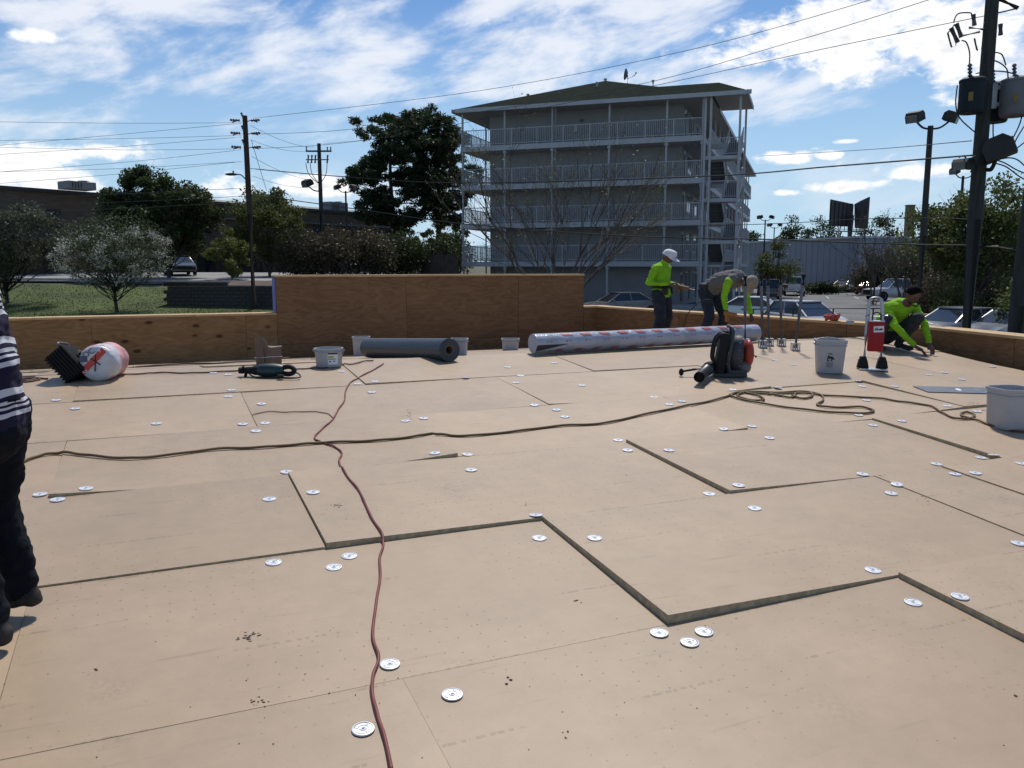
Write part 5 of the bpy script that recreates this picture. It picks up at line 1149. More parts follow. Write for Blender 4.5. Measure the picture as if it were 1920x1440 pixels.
for k in range(5): decal(r_, a, b, h, .070 + k * .011, .076 + k * .011, tt - .034 / a, tt + .03 / a, GRYP, 'printed_lines', 5)
pail('large white bucket at the end of the trailing hose', 1908, 808, .315, .285, .335, 4, None, R(10))
r_, a, b, h = pail('wide low white bucket with a small printed label', 613, 690, .285, .262, .190, 0, -.9, 0)
for (u0, u1, v0, v1, m) in ((.02, .118, .135, .150, INK), (.022, .075, .098, .118, YEL), (.022, .10, .082, .090, GRYP), (.03, .05, .055, .068, GRYP), (.07, .09, .058, .07, GRYP)): decal(r_, a, b, h, v0, v1, R(-90) + u0 / a, R(-90) + u1 / a, m, 'printed_label', 0, .003)
decal(r_, a, b, h, .03, .155, R(-90) + .018 / a, R(-90) + .122 / a, WLAB, 'label_sheet', 0, .0015)
pail('plain white bucket standing against the tall plywood', 676, 667, .27, .235, .33, 5, None, 0)
pail('small white bucket tucked behind the end of the grey roll', 861, 667, .19, .17, .20, 5, None, 0)
pail('small white bucket at the foot of the tall plywood by the wrapped membrane', 957, 657, .27, .25, .19, 5, None, 0)
# ---------------------------------------------------------------- rolls
GREYM = mat('grey_membrane', (.034, .041, .050), .45, .15, 12, bump=.12, bscale=25)
GREYE = mat('membrane_edge', (.10, .115, .125), .6, .2, 3); CARD = mat('cardboard', (.175, .115, .08), .85, .12, 6)
a_, b_ = top(704, 676), top(836, 681); rad = .127; e1 = Vector((E1.x, E1.y, 0)); ctr = b_.copy(); ax = (Vector((a_.x, a_.y, 0)) - Vector((b_.x, b_.y, 0))).normalized()
A_ = at(843, 661, b_.y + .08); B_ = A_ + Vector((-.55, .83, 0)) * 2.15; A_.z = btop(A_.x, A_.y) + rad + .004; B_.z = btop(B_.x, B_.y) + rad + .004
gr_ = thing('membrane_roll', 'dark grey membrane roll with a cardboard core lying on the boards', 'roll', (A_.x, A_.y, A_.z - rad)); O_ = A_ - Vector((0, 0, rad)); axv = (B_ - A_); L_ = axv.length
MQ = Matrix.Translation((0, 0, rad)) @ axv.normalized().to_track_quat('Z', 'Y').to_matrix().to_4x4()
q = MB(); q.lathe([(.052, 0), (rad, 0), (rad, L_), (.052, L_)], 40, MQ); q.build('outer_wrap', GREYM, gr_, 30)
q = MB(); n = 160; pts = [(math.cos(t) * (.055 + (rad - .057) * t / (14 * 6.283)), math.sin(t) * (.055 + (rad - .057) * t / (14 * 6.283)), -.001) for t in np.linspace(0, 14 * 6.283, n * 2)]; q.tube([MQ @ Vector(p) for p in pts], .0016, 4); q.build('wound_edge', GREYE, gr_)
q = MB(); q.lathe([(.044, .001), (.0525, -.004), (.0525, L_ + .003), (.044, L_ + .003)], 24, MQ); q.lathe([(.044, 0), (.044, L_)], 24, MQ); q.build('cardboard_core', CARD, gr_, 30)
q = MB()
for k, z in enumerate((.35, .95, 1.5)):
    if z < L_: q.box((0, 0, 0), (.09, .006, .004), M=MQ @ Matrix.Translation((0, 0, z)) @ Matrix.Rotation(R(90 + 70), 4, 'Z') @ Matrix.Translation((rad + .001, 0, 0)) @ Matrix.Rotation(R(90), 4, 'Y'))
q.build('printed_line', WLAB, gr_)
WRAP = mat('white_shrink_wrap', (.40, .415, .47), .22, .14, 5, bump=.7, bscale=12, spec=.6); REDP = mat('red_print', (.50, .045, .035), .35); DKR = mat('dark_inner_roll', (.02, .025, .03), .5)
A_ = top(1006, 667); B_ = top(1425, 641); rad = .116
ax = Vector((B_.x - A_.x, B_.y - A_.y, 0)); L_ = ax.length; ax.normalize(); side = Vector((-ax.y, ax.x, 0))
c0 = A_ + side * rad * .8; c1 = B_ + side * rad * .8; c0.z = btop(c0.x, c0.y) + rad + .01; c1.z = btop(c1.x, c1.y) + rad + .01
sr = thing('wrapped_membrane_roll', 'long membrane roll in white plastic wrap with red markings', 'roll', (c0.x, c0.y, c0.z - rad)); v_ = c1 - c0; L_ = v_.length
X = v_.normalized(); Z = Vector((0, 0, 1)); Y = Z.cross(X).normalized(); Z = X.cross(Y)
MQ = Matrix.Translation((0, 0, rad)) @ Matrix((X.to_tuple() + (0,), Y.to_tuple() + (0,), Z.to_tuple() + (0,), (0, 0, 0, 1))).transposed()
q = MB(); prof = []; V = []; ns, nr = 70, 36
for i in range(ns + 1):
    x = L_ * i / ns
    for a in range(nr):
        t = 2 * math.pi * a / nr; rr_ = rad * (1 + .035 * noise.noise(Vector((x * 6 + a * .1, math.cos(t) * 2.2, math.sin(t) * 2.2))) + .02 * noise.noise(Vector((x * 15, t * 3, 2)))); V.append(MQ @ Vector((x, math.cos(t) * rr_, math.sin(t) * rr_ * .97)))
Fs = [(i * nr + a, i * nr + (a + 1) % nr, (i + 1) * nr + (a + 1) % nr, (i + 1) * nr + a) for i in range(ns) for a in range(nr)] + [tuple(range(nr)), tuple(reversed(range(ns * nr, (ns + 1) * nr)))]
q.add(V, Fs); q.build('plastic_wrap', WRAP, sr, 60)
FRED = mat('faded_red_print', (.40, .09, .085), .4, .3, 14)
def roll_patch(x0, x1, t0, t1, m, nm, skew=0.0):
    q = MB(); n, k = 5, 3; V = []
    for i in range(k + 1):
        for j in range(n + 1):
            t = t0 + (t1 - t0) * j / n; x = x0 + (x1 - x0) * i / k + skew * (j / n); V.append(MQ @ Vector((x, math.cos(t) * rad * 1.032, math.sin(t) * rad * 1.01)))
    q.add(V, [(i * (n + 1) + j, i * (n + 1) + j + 1, (i + 1) * (n + 1) + j + 1, (i + 1) * (n + 1) + j) for i in range(k) for j in range(n)]); q.build(nm, m, sr)
for k in range(11): roll_patch(.33 + k * .262, .45 + k * .262, R(112), R(136), FRED, 'red_band', .05); roll_patch(.28 + k * .262, .38 + k * .262, R(216), R(234), FRED, 'red_band', -.06)
for k in range(11):
    x = .16 + k * .262
    for s in (-1, 1): roll_patch(x + s * .018 - .012, x + s * .018 + .012, R(165), R(171), FRED, 'red_chevron', -s * -.016)
q = MB(); q.add([MQ @ Vector(p) for p in ((-.004, -rad * .6, -rad * .75), (.0, -rad * 1.02, -.01), (.42, -rad * 1.045, -rad * .1), (.0, -rad * .8, -rad * .72))], [(0, 1, 2, 3)]); q.build('torn_wrap', DKR, sr)
# white-and-red wrapped bundle with a marker cross
WRW = mat('printed_wrap', (.56, .56, .58), .35, .12, 10, bump=.4, bscale=22); PINK = mat('pink_roll', (.55, .27, .28), .6, .25, 14)
rad = .165; f_ = top(178, 718); c0 = Vector((f_.x, f_.y + .06, 0)); c0.z = btop(c0.x, c0.y) + rad; ax = Vector((-.12, .99, .0)).normalized(); L_ = .36
wb = thing('wrapped_bundle', 'short pink roll in printed white and red wrap with a black cross', 'roll', (c0.x, c0.y, c0.z - rad)); side = Vector((ax.y, -ax.x, 0))
MQ = Matrix.Translation((0, 0, rad)) @ Matrix((side.to_tuple() + (0,), (0, 0, 1, 0), (-ax).to_tuple() + (0,), (0, 0, 0, 1))).transposed()   # local z points out of the end towards the viewer
V = []; nr, ns = 30, 10; q = MB()
for i in range(ns + 1):
    for a in range(nr):
        t = 6.2832 * a / nr; k = rad * (1 + .12 * noise.noise(Vector((math.cos(t) * 2, math.sin(t) * 2, i * .5))) - (.12 if i == ns else 0)); V.append(MQ @ Vector((math.cos(t) * k, math.sin(t) * k, -L_ * (1 - i / ns))))
q.add(V, [(i * nr + a, i * nr + (a + 1) % nr, (i + 1) * nr + (a + 1) % nr, (i + 1) * nr + a) for i in range(ns) for a in range(nr)] + [tuple(range(nr)), tuple(range(ns * nr, (ns + 1) * nr))]); q.build('roll', PINK, wb, 50)
q = MB(); V = []
for (k, z) in ((.0, .012), (.5, .014), (.86, .010), (1.0, -.02), (1.03, -.10), (1.03, -.16)):
    for a in range(nr): t = 6.2832 * a / nr; w = 1 + .05 * math.sin(7 * t) * (k > 1); V.append(MQ @ Vector((math.cos(t) * k * rad, math.sin(t) * k * rad, z * w)))
q.add(V, [(i * nr + a, i * nr + (a + 1) % nr, (i + 1) * nr + (a + 1) % nr, (i + 1) * nr + a) for i in range(5) for a in range(nr)]); q.build('printed_wrap', WRW, wb, 50)
def flat(poly, m, nm, z=.0165): q = MB(); q.prism(poly, 'z', z, z + .0015, MQ); q.build(nm, m, wb)
def strip_(x0, y0, x1, y1, w): d = Vector((x1 - x0, y1 - y0)).normalized(); n = Vector((-d.y, d.x)) * w / 2; return [(x0 + n.x, y0 + n.y), (x1 + n.x, y1 + n.y), (x1 - n.x, y1 - n.y), (x0 - n.x, y0 - n.y)]
flat(strip_(-.128, -.078, .075, .128, .055), REDP, 'red_band'); flat(strip_(-.045, .052, .035, -.01, .010), INK, 'marker_cross', .0185); flat(strip_(-.015, -.07, .0, .08, .010), INK, 'marker_cross', .0187)
flat(strip_(-.14, .045, -.075, .045, .055), mat('blue_grey_print', (.07, .075, .13), .5), 'printed_block')
def text(s, size, M, m, parent, nm='lettering', ext=.0006):
    c = bpy.data.curves.new(nm, 'FONT'); c.body = s; c.size = size; c.extrude = ext; c.align_x = 'CENTER'; c.align_y = 'CENTER'
    t = bpy.data.objects.new(nm, c); COL.objects.link(t); bpy.context.view_layer.update(); me = bpy.data.meshes.new_from_object(t.evaluated_get(bpy.context.evaluated_depsgraph_get())); bpy.data.objects.remove(t); bpy.data.curves.remove(c)
    me.materials.clear(); me.materials.append(m); return obj(nm, me, parent, M)
text('G', .055, MQ @ Matrix.Translation((-.10, -.065, .0192)) @ Matrix.Rotation(R(40), 4, 'Z'), WLAB, wb); text('OC', .075, MQ @ Matrix.Translation((-.06, .098, .0185)) @ Matrix.Rotation(R(32), 4, 'Z'), mat('blue_grey_print', (.07, .075, .13)), wb); text('9', .05, MQ @ Matrix.Translation((.035, .118, .0192)) @ Matrix.Rotation(R(45), 4, 'Z'), WLAB, wb)
# black ribbed case leaning on it
c0 = top(118, 716); bc = thing('tool_case', 'black ribbed plastic case tipped against the wrapped bundle', 'case', (c0.x, c0.y + .1, btop(c0.x, c0.y) + .005), R(14))
E_ = Euler((R(-10), R(-40), 0)); q = MB(); MX = Matrix.Translation((.03, 0, .145)) @ E_.to_matrix().to_4x4()
q.bbox((0, 0, 0), (.20, .32, .30), .02); case = q.build('shell', mat('black_case', (.006, .0075, .0075), .75, .3, 20, spec=.15), bc, 30, M=MX)
for k in range(9): q = MB(); q.bbox((-.104, 0, -.13 + k * .0325), (.016, .31, .012), .003); q.build('rib', PLAST, bc, M=MX)
for k in range(7): q = MB(); q.bbox((-.08 + k * .028, -.163, 0), (.010, .012, .28), .003); q.build('rib', PLAST, bc, M=MX)
q = MB(); q.tube(curve_pts([(.06, -.1, .15), (.07, -.1, .19), (.07, .1, .19), (.06, .1, .15)], 6), .012, 8); q.build('handle', mat('grey_plastic', (.09, .1, .11), .5), bc, 40, M=MX)
q = MB(); rr = random.Random(2)
for k in range(14): q.ell((.14 + k * .013, .02 + rr.gauss(0, .02), .265 + rr.gauss(0, .008) - .0006 * k * k * .2), (.016, .016, .014), 7, 5)
q.tube([(.10, 0, .25), (.20, .02, .262), (.33, .03, .235)], .03, 8); q.build('corrugated_hose', PLAST, bc, 50)
# cardboard carton tied with string
c0 = top(503, 688); cb = thing('cardboard_carton', 'opened cardboard carton tied with white string behind the drill', 'box', (c0.x, c0.y + .06, btop(c0.x, c0.y + .06)), R(-28))
q = MB(); q.bbox((0, 0, .10), (.19, .15, .20), .004); q.build('carton_body', CARD, cb)
q = MB(); q.box((-.055, -.079, .15), (.115, .006, .30), (R(-3), R(-5), 0)); q.box((-.098, .0, .20), (.006, .13, .2), (0, R(-6), 0)); q.prism([(-.01, .2), (.07, .2), (.045, .25), (.0, .29)], 'y', -.083, -.079); q.build('carton_flap', CARD, cb)
q = MB(); z = .095
P_ = [(-.118, -.092, z - .01), (.0, -.090, z), (.098, -.079, z + .012), (.099, .078, z), (-.12, .078, z - .01), (-.118, -.092, z - .01)]; q.tube(P_, .003, 5); q.tube([(.0, -.08, .202), (.097, -.077, .204), (.097, .077, .204)], .003, 5); q.build('string', WLAB, cb)
# rotary hammer lying on its side
c0 = top(500, 708); dr_ = thing('rotary_hammer', 'dark green corded rotary hammer drill lying on the boards', 'drill', (c0.x, c0.y + .03, btop(c0.x, c0.y)), R(4)); TEAL = mat('teal_plastic', (.010, .035, .040), .45, .3, 12)
MX = Matrix.Translation((0, 0, .068)) @ Matrix.Rotation(R(90), 4, 'Y')
q = MB(); q.lathe([(0, -.10), (.035, -.10), (.052, -.085), (.064, -.03), (.066, .06), (.058, .12), (.050, .15), (0, .155)], 18, MX); q.build('motor_housing', TEAL, dr_, 40)
q = MB(); q.lathe([(0, -.225), (.026, -.225), (.034, -.20), (.036, -.15), (.046, -.12), (.048, -.09), (0, -.085)], 16, MX); q.build('gear_head', PLAST, dr_, 40)
q = MB(); q.lathe([(.012, -.27), (.03, -.268), (.032, -.225), (.02, -.22)], 14, MX); q.tube([(-.215, -.02, .06), (-.218, -.035, .11)], [.012, .016], 8); q.tube([(-.2, 0, .05), (-.205, -.02, .006)], [.014, .016], 8); q.build('chuck', PLAST, dr_, 40)
q = MB(); q.tube(curve_pts([(.14, 0, .09), (.21, 0, .10), (.255, -.01, .075), (.25, -.015, .045), (.20, -.01, .03), (.13, 0, .04)], 6), .024, 8); q.build('rear_handle', PLAST, dr_, 40)
q = MB(); q.tube(curve_pts([(.245, -.02, .05), (.30, -.05, .04), (.33, -.10, .012), (.27, -.14, .010), (.19, -.13, .012), (.15, -.10, .012), (.02, -.10, .01), (-.08, -.09, .012), (-.15, -.05, .03), (-.16, -.045, .06)], 7), .007, 6); q.build('power_cord', PLAST, dr_, 40)
q = MB(); q.bbox((.15, -.13, .022), (.06, .035, .035), .008); q.build('plug', PLAST, dr_)
# ---------------------------------------------------------------- aluminium cart with the red bag
ALU = mat('aluminium', (.42, .43, .46), .38, .06, 20, metal=.55); REDB = mat('red_fabric', (.33, .012, .016), .75, .15, 30, bump=.2, bscale=200)
c0 = top(1641, 696); ct = thing('fastener_cart', 'aluminium upright tool cart holding a red fabric bag', 'cart', (c0.x, c0.y + .08, btop(c0.x, c0.y + .05)), R(-16))
q = MB(); q.bbox((0, 0, .012), (.29, .22, .018), .004); q.build('base_plate', ALU, ct)
for s in (-1, 1):
    q = MB(); q.prism([(-.10, .022), (.10, .022), (.075, .10), (.045, .150), (-.045, .150), (-.075, .10)], 'y', -.005, .075, Matrix.Translation((s * .10, -.02, 0)) @ Matrix.Rotation(0, 4, 'Z') @ Matrix.Diagonal((.62, 1, 1, 1))); q.build('foot_bracket', PLAST, ct)
    q = MB(); q.tube([(s * .088, .02, .10), (s * .080, .03, .40), (s * .070, .045, .70)], .021, 12); q.build('upright', ALU, ct, 40)
q = MB(); q.tube(curve_pts([(-.070, .045, .70), (-.064, .046, .76), (-.035, .047, .795), (.035, .047, .795), (.064, .046, .76), (.070, .045, .70)], 6), .0195, 12); q.build('top_loop', ALU, ct, 40)
q = MB(); q.tube([(-.034, .047, .797), (.034, .047, .797)], .0225, 12); q.build('grip', PLAST, ct, 40)
q = MB(); q.cyl((-.08, .04, .60), (.08, .04, .60), .010, n=8); q.cyl((-.10, .03, .61), (-.06, .03, .61), .016, n=8); q.cyl((.06, .03, .61), (.13, .03, .61), .012, n=8); q.build('cross_bar', ALU, ct, 40)
V = []; Fs = []; q = MB(); n1, n2 = 8, 8
q.bbox((.014, -.022, .38), (.165, .075, .335), .018); bag = q.build('red_bag', REDB, ct, 40)
q = MB(); q.bbox((.014, -.022, .551), (.160, .07, .012), .004); q.build('bag_rim', WLAB, ct)
q = MB(); q.tube(curve_pts([(-.03, -.02, .55), (-.03, -.02, .62), (.01, -.02, .648), (.05, -.02, .62), (.055, -.02, .55)], 6), .0075, 6); q.build('bag_handle', PLAST, ct, 40)
q = MB(); q.box((.035, -.061, .463), (.105, .003, .068), (0, R(-3), 0)); lb = q.build('bag_label', WLAB, ct)
q = MB(); q.box((.035, -.0635, .458), (.085, .002, .013), (0, R(-3), 0)); q.box((.012, -.0635, .474), (.030, .002, .008), (0, R(-3), 0)); q.box((.058, -.0635, .470), (.012, .002, .012), (0, R(-3), 0)); q.build('label_print', mat('navy_print', (.02, .015, .06), .6), lb)
# ---------------------------------------------------------------- stand-up fastening tools
SHAFT = mat('steel_tube', (.14, .145, .16), .45, .1, 10, metal=.5)
def tool(label, bx, by, tx, ty):
    p = top(bx, by); H_ = .93; tip = at(tx, ty, p.y + .05) - p; root = thing('fastening_tool', label, 'tool', p, group='stand up fastening tools')
    q = MB(); q.box((0, 0, .006), (.105, .085, .012)); q.build('foot_plate', ALU, root)
    for k in range(8): q = MB(); q.box((-.044 + (k % 4) * .0293, -.032 if k < 4 else .032, .05), (.010, .010, .08)); q.build('cage_bar', ALU, root)
    q = MB(); q.box((0, 0, .092), (.10, .078, .008)); q.build('cage_top', ALU, root)
    q = MB(); q.tube([(0, 0, .03), tip * .5, tip * .93], [.020, .020, .020], 10); q.build('shaft', SHAFT, root, 40)
    q = MB(); q.tube([tip * .86, tip * 1.0], [.029, .031], 10); q.build('grip', PLAST, root, 40)
for a in (('upright fastening tool behind the blower, in front of the bending worker', 1397, 649, 1397, 518), ('upright fastening tool at the end of the wrapped membrane', 1430, 652, 1427, 517), ('upright fastening tool just behind its twin at the membrane end', 1442, 648, 1439, 517), ('upright fastening tool standing alone between the other tools', 1465, 649, 1463, 515), ('leaning fastening tool beside the silver car', 1491, 657, 1507, 515)): tool(*a)
# ---------------------------------------------------------------- backpack blower
GRY = mat('blower_grey', (.042, .046, .052), .6, .12, 14); ORG = mat('blower_orange', (.34, .035, .014), .45, .15, 10)
c0 = top(1366, 708); bw_ = thing('backpack_blower', 'orange and grey backpack leaf blower with its black tube pointing forward', 'blower', (c0.x, c0.y + .10, btop(c0.x, c0.y + .1)), R(-8))
def lath(prof, M, m, nm, n=20): q = MB(); q.lathe(prof, n, M); return q.build(nm, m, bw_, 40)
q = MB(); q.bbox((.03, 0, .018), (.34, .26, .036), .012); q.bbox((.10, 0, .05), (.20, .24, .05), .02); q.build('base_frame', GRY, bw_, 40)
q = MB(); q.tube(curve_pts([(.03, -.11, .03), (.005, -.125, .15), (.03, -.125, .32), (.045, -.10, .47), (.02, -.06, .515), (.0, .0, .52), (.02, .06, .515), (.045, .10, .47), (.03, .125, .32), (.005, .125, .15), (.03, .11, .03)], 7), .017, 8); q.build('frame_hoop', GRY, bw_, 40)
q = MB(); q.bbox((-.055, 0, .24), (.10, .25, .44), .03, (0, R(8), 0)); q.bbox((-.02, 0, .44), (.05, .20, .08), .02); q.build('back_pad', PLAST, bw_, 40)
for s in (-1, 1): q = MB(); q.tube(curve_pts([(-.02, s * .07, .46), (-.11, s * .085, .40), (-.145, s * .09, .26), (-.14, s * .09, .16), (-.07, s * .08, .10)], 7), .016, 6); q.build('shoulder_strap', PLAST, bw_, 40)
lath([(0, -.09), (.13, -.085), (.165, -.04), (.172, .0), (.165, .035), (.10, .05), (0, .055)], Matrix.Translation((.115, 0, .23)) @ Matrix.Rotation(R(90), 4, 'Y') @ Matrix.Diagonal((1.15, .78, 1, 1)), GRY, 'fan_housing', 28)
q = MB(); q.ell((.215, .0, .235), (.060, .115, .15), 18, 12); q.build('engine_cover', ORG, bw_, 60)
q = MB(); q.ell((.175, -.02, .10), (.075, .11, .075), 14, 8); q.build('fuel_tank', mat('tank_grey', (.10, .10, .10), .5), bw_, 60)
q = MB(); q.box((.235, -.088, .235), (.050, .004, .065), (0, 0, R(38))); q.build('warning_sticker', YEL, bw_)
q = MB(); q.tube([(.25, 0, .24), (.30, -.01, .20)], .012, 8); q.build('exhaust_stub', PLAST, bw_, 40)
for k in range(4): q = MB(); q.cyl((.11, -.135, .12 + k * .08), (.125, -.142, .12 + k * .08), .008, n=8); q.build('bolt', CHR, bw_)
q = MB(); pts = curve_pts([(.05, .02, .07), (-.08, .0, .085), (-.16, -.05, .10), (-.20, -.12, .09)], 8); q.tube(pts, [.055 + .004 * (k % 2) for k in range(len(pts))], 14); q.build('bellows_hose', PLAST, bw_, 50)
q = MB(); q.tube([(-.195, -.10, .095), (-.215, -.20, .085), (-.218, -.215, .083), (-.225, -.23, .081), (-.315, -.52, .058), (-.325, -.58, .055)], [.060, .056, .066, .056, .050, .054], 16, cap=False); q.tube([(-.195, -.10, .095), (-.324, -.578, .055)], [.043, .043], 12, cap=False); q.build('blower_tube', mat('tube_black', (.03, .032, .035), .4), bw_, 40)
q = MB(); q.cyl((-.320, -.56, .0555), (-.3195, -.558, .0556), .047, n=16); q.build('mouth_shade_disc', mat('void_black', (.004, .004, .004), .9), bw_)  # black disc paints the darkness inside the open tube end
q = MB(); q.tube([(-.18, -.08, .085), (-.33, -.10, .075), (-.45, -.12, .055)], .012, 8); q.ell((-.47, -.125, .045), (.026, .026, .04), 10, 7); q.build('control_handle', PLAST, bw_, 40)
# ---------------------------------------------------------------- sheet metal strip, tape, rag
FL = mat('sheet_steel', (.17, .185, .21), .4, .1, 12, metal=.5); c4 = [top(*p) for p in ((1740, 736), (1895, 740), (1895, 729), (1711, 725))]
fs_ = thing('flashing_strip', 'flat grey sheet metal strip with punched slots beside the large bucket', 'metal strip', c4[0])
def fp(u, v, z=.004):
    p = (c4[0] * (1 - u) + c4[1] * u) * (1 - v) + (c4[3] * (1 - u) + c4[2] * u) * v; return (p.x - c4[0].x, p.y - c4[0].y, btop(p.x, p.y) + z - c4[0].z)
q = MB()
for k in range(10): u0, u1 = k / 10, (k + 1) / 10; q.add([fp(u0, 0), fp(u1, 0), fp(u1, 1), fp(u0, 1), fp(u0, 0, .008), fp(u1, 0, .008), fp(u1, 1, .008), fp(u0, 1, .008)], [(0, 3, 2, 1), (4, 5, 6, 7), (0, 1, 5, 4), (2, 3, 7, 6), (1, 2, 6, 5), (3, 0, 4, 7)])
q.build('strip', FL, fs_)
for k in range(4): q = MB(); P_ = [fp(.22 + k * .2 + math.cos(t) * .03, .5 + math.sin(t) * .2, .0095) for t in np.linspace(0, 5.9, 11)]; q.add(P_, [tuple(range(11))]); q.build('punched_slot', (GRYP, WLAB)[k % 2], fs_)
def wtop(px, py): return on_z(px, py, HW + .018)
p = wtop(1597, 608); p.y += .06; q = MB(); q.lathe([(.028, 0), (.052, 0), (.052, .05), (.028, .05), (.028, 0)], 24); tag(q.build('tape_roll', mat('grey_tape', (.36, .37, .38), .5), smooth=40, loc=p), 'small roll of grey tape on top of the low parapet', 'tape')
p = wtop(1562, 602); p.y += .08; q = MB(); rr = random.Random(12)
for k in range(9): q.ell((rr.gauss(0, .05), rr.gauss(0, .03), .03 + rr.random() * .05), (.07, .05, .03), 9, 6, Euler((rr.random(), rr.random(), rr.random() * 3)).to_matrix())
tag(q.build('red_rag', mat('red_cloth', (.34, .06, .05), .9, .4, 20, bump=.5), smooth=60, loc=p), 'crumpled red rag lying on top of the low parapet', 'rag')  # heap of cloth lumps forms the red rag
# ---------------------------------------------------------------- people
NEON = mat('neon_shirt', (.225, .475, .018), .85, .12, 9, bump=.35, bscale=16, spec=.2)
SKIN = mat('skin', (.19, .085, .05), .55, .12, 20); SKIN2 = mat('skin_dark', (.115, .055, .036), .55, .12, 20)
JEAN = mat('dark_jeans', (.016, .021, .034), .9, .35, 12, bump=.3, bscale=30); JEAN2 = mat('charcoal_trousers', (.028, .031, .036), .9, .3, 12, bump=.3, bscale=30); BOOT = mat('work_boot', (.022, .017, .014), .7, .3, 20); GTEE = mat('grey_tee', (.125, .118, .115), .9, .12, 9, bump=.3, bscale=16)
HAIR = mat('black_hair', (.004, .0035, .0035), .85, spec=.08); CAPW = mat('white_cap', (.62, .62, .66), .8, .06, 12); CAPG = mat('khaki_cap', (.26, .21, .155), .85, .12, 12); BELT = mat('tool_belt', (.018, .014, .012), .7); SOLE = mat('pale_sole', (.5, .5, .48), .7)
def stripes():
    m = bpy.data.materials.new('striped_shirt'); m.use_nodes = True; N = m.node_tree.nodes; L = m.node_tree.links; p = N['Principled BSDF']; p.inputs['Roughness'].default_value = .9; p.inputs['Specular IOR Level'].default_value = .2
    tc = N.new('ShaderNodeTexCoord'); sp = N.new('ShaderNodeSeparateXYZ'); L.new(tc.outputs['Object'], sp.inputs[0])
    n = N.new('ShaderNodeTexNoise'); n.inputs['Scale'].default_value = 5; L.new(tc.outputs['Object'], n.inputs['Vector'])
    a = N.new('ShaderNodeMath'); a.operation = 'MULTIPLY_ADD'; L.new(n.outputs[0], a.inputs[0]); a.inputs[1].default_value = .05; L.new(sp.outputs[2], a.inputs[2])
    a2 = N.new('ShaderNodeMath'); a2.operation = 'MULTIPLY_ADD'; L.new(sp.outputs[1], a2.inputs[0]); a2.inputs[1].default_value = .30; L.new(a.outputs[0], a2.inputs[2])
    f = N.new('ShaderNodeMath'); f.operation = 'FLOORED_MODULO'; L.new(a2.outputs[0], f.inputs[0]); f.inputs[1].default_value = .195
    r = N.new('ShaderNodeValToRGB'); r.color_ramp.interpolation = 'CONSTANT'; d = N.new('ShaderNodeMath'); d.operation = 'DIVIDE'; L.new(f.outputs[0], d.inputs[0]); d.inputs[1].default_value = .195; L.new(d.outputs[0], r.inputs[0])
    nv, wh = (.016, .015, .038, 1), (.58, .58, .62, 1); e = r.color_ramp.elements; e[0].position = 0; e[0].color = nv; e[1].position = .36; e[1].color = wh
    for p_, c in ((.46, nv), (.53, wh), (.58, nv), (.63, wh), (.70, nv), (.80, wh), (.94, nv)): x = e.new(p_); x.color = c
    L.new(r.outputs[0], p.inputs['Base Color']); return m
STRIPE = stripes()
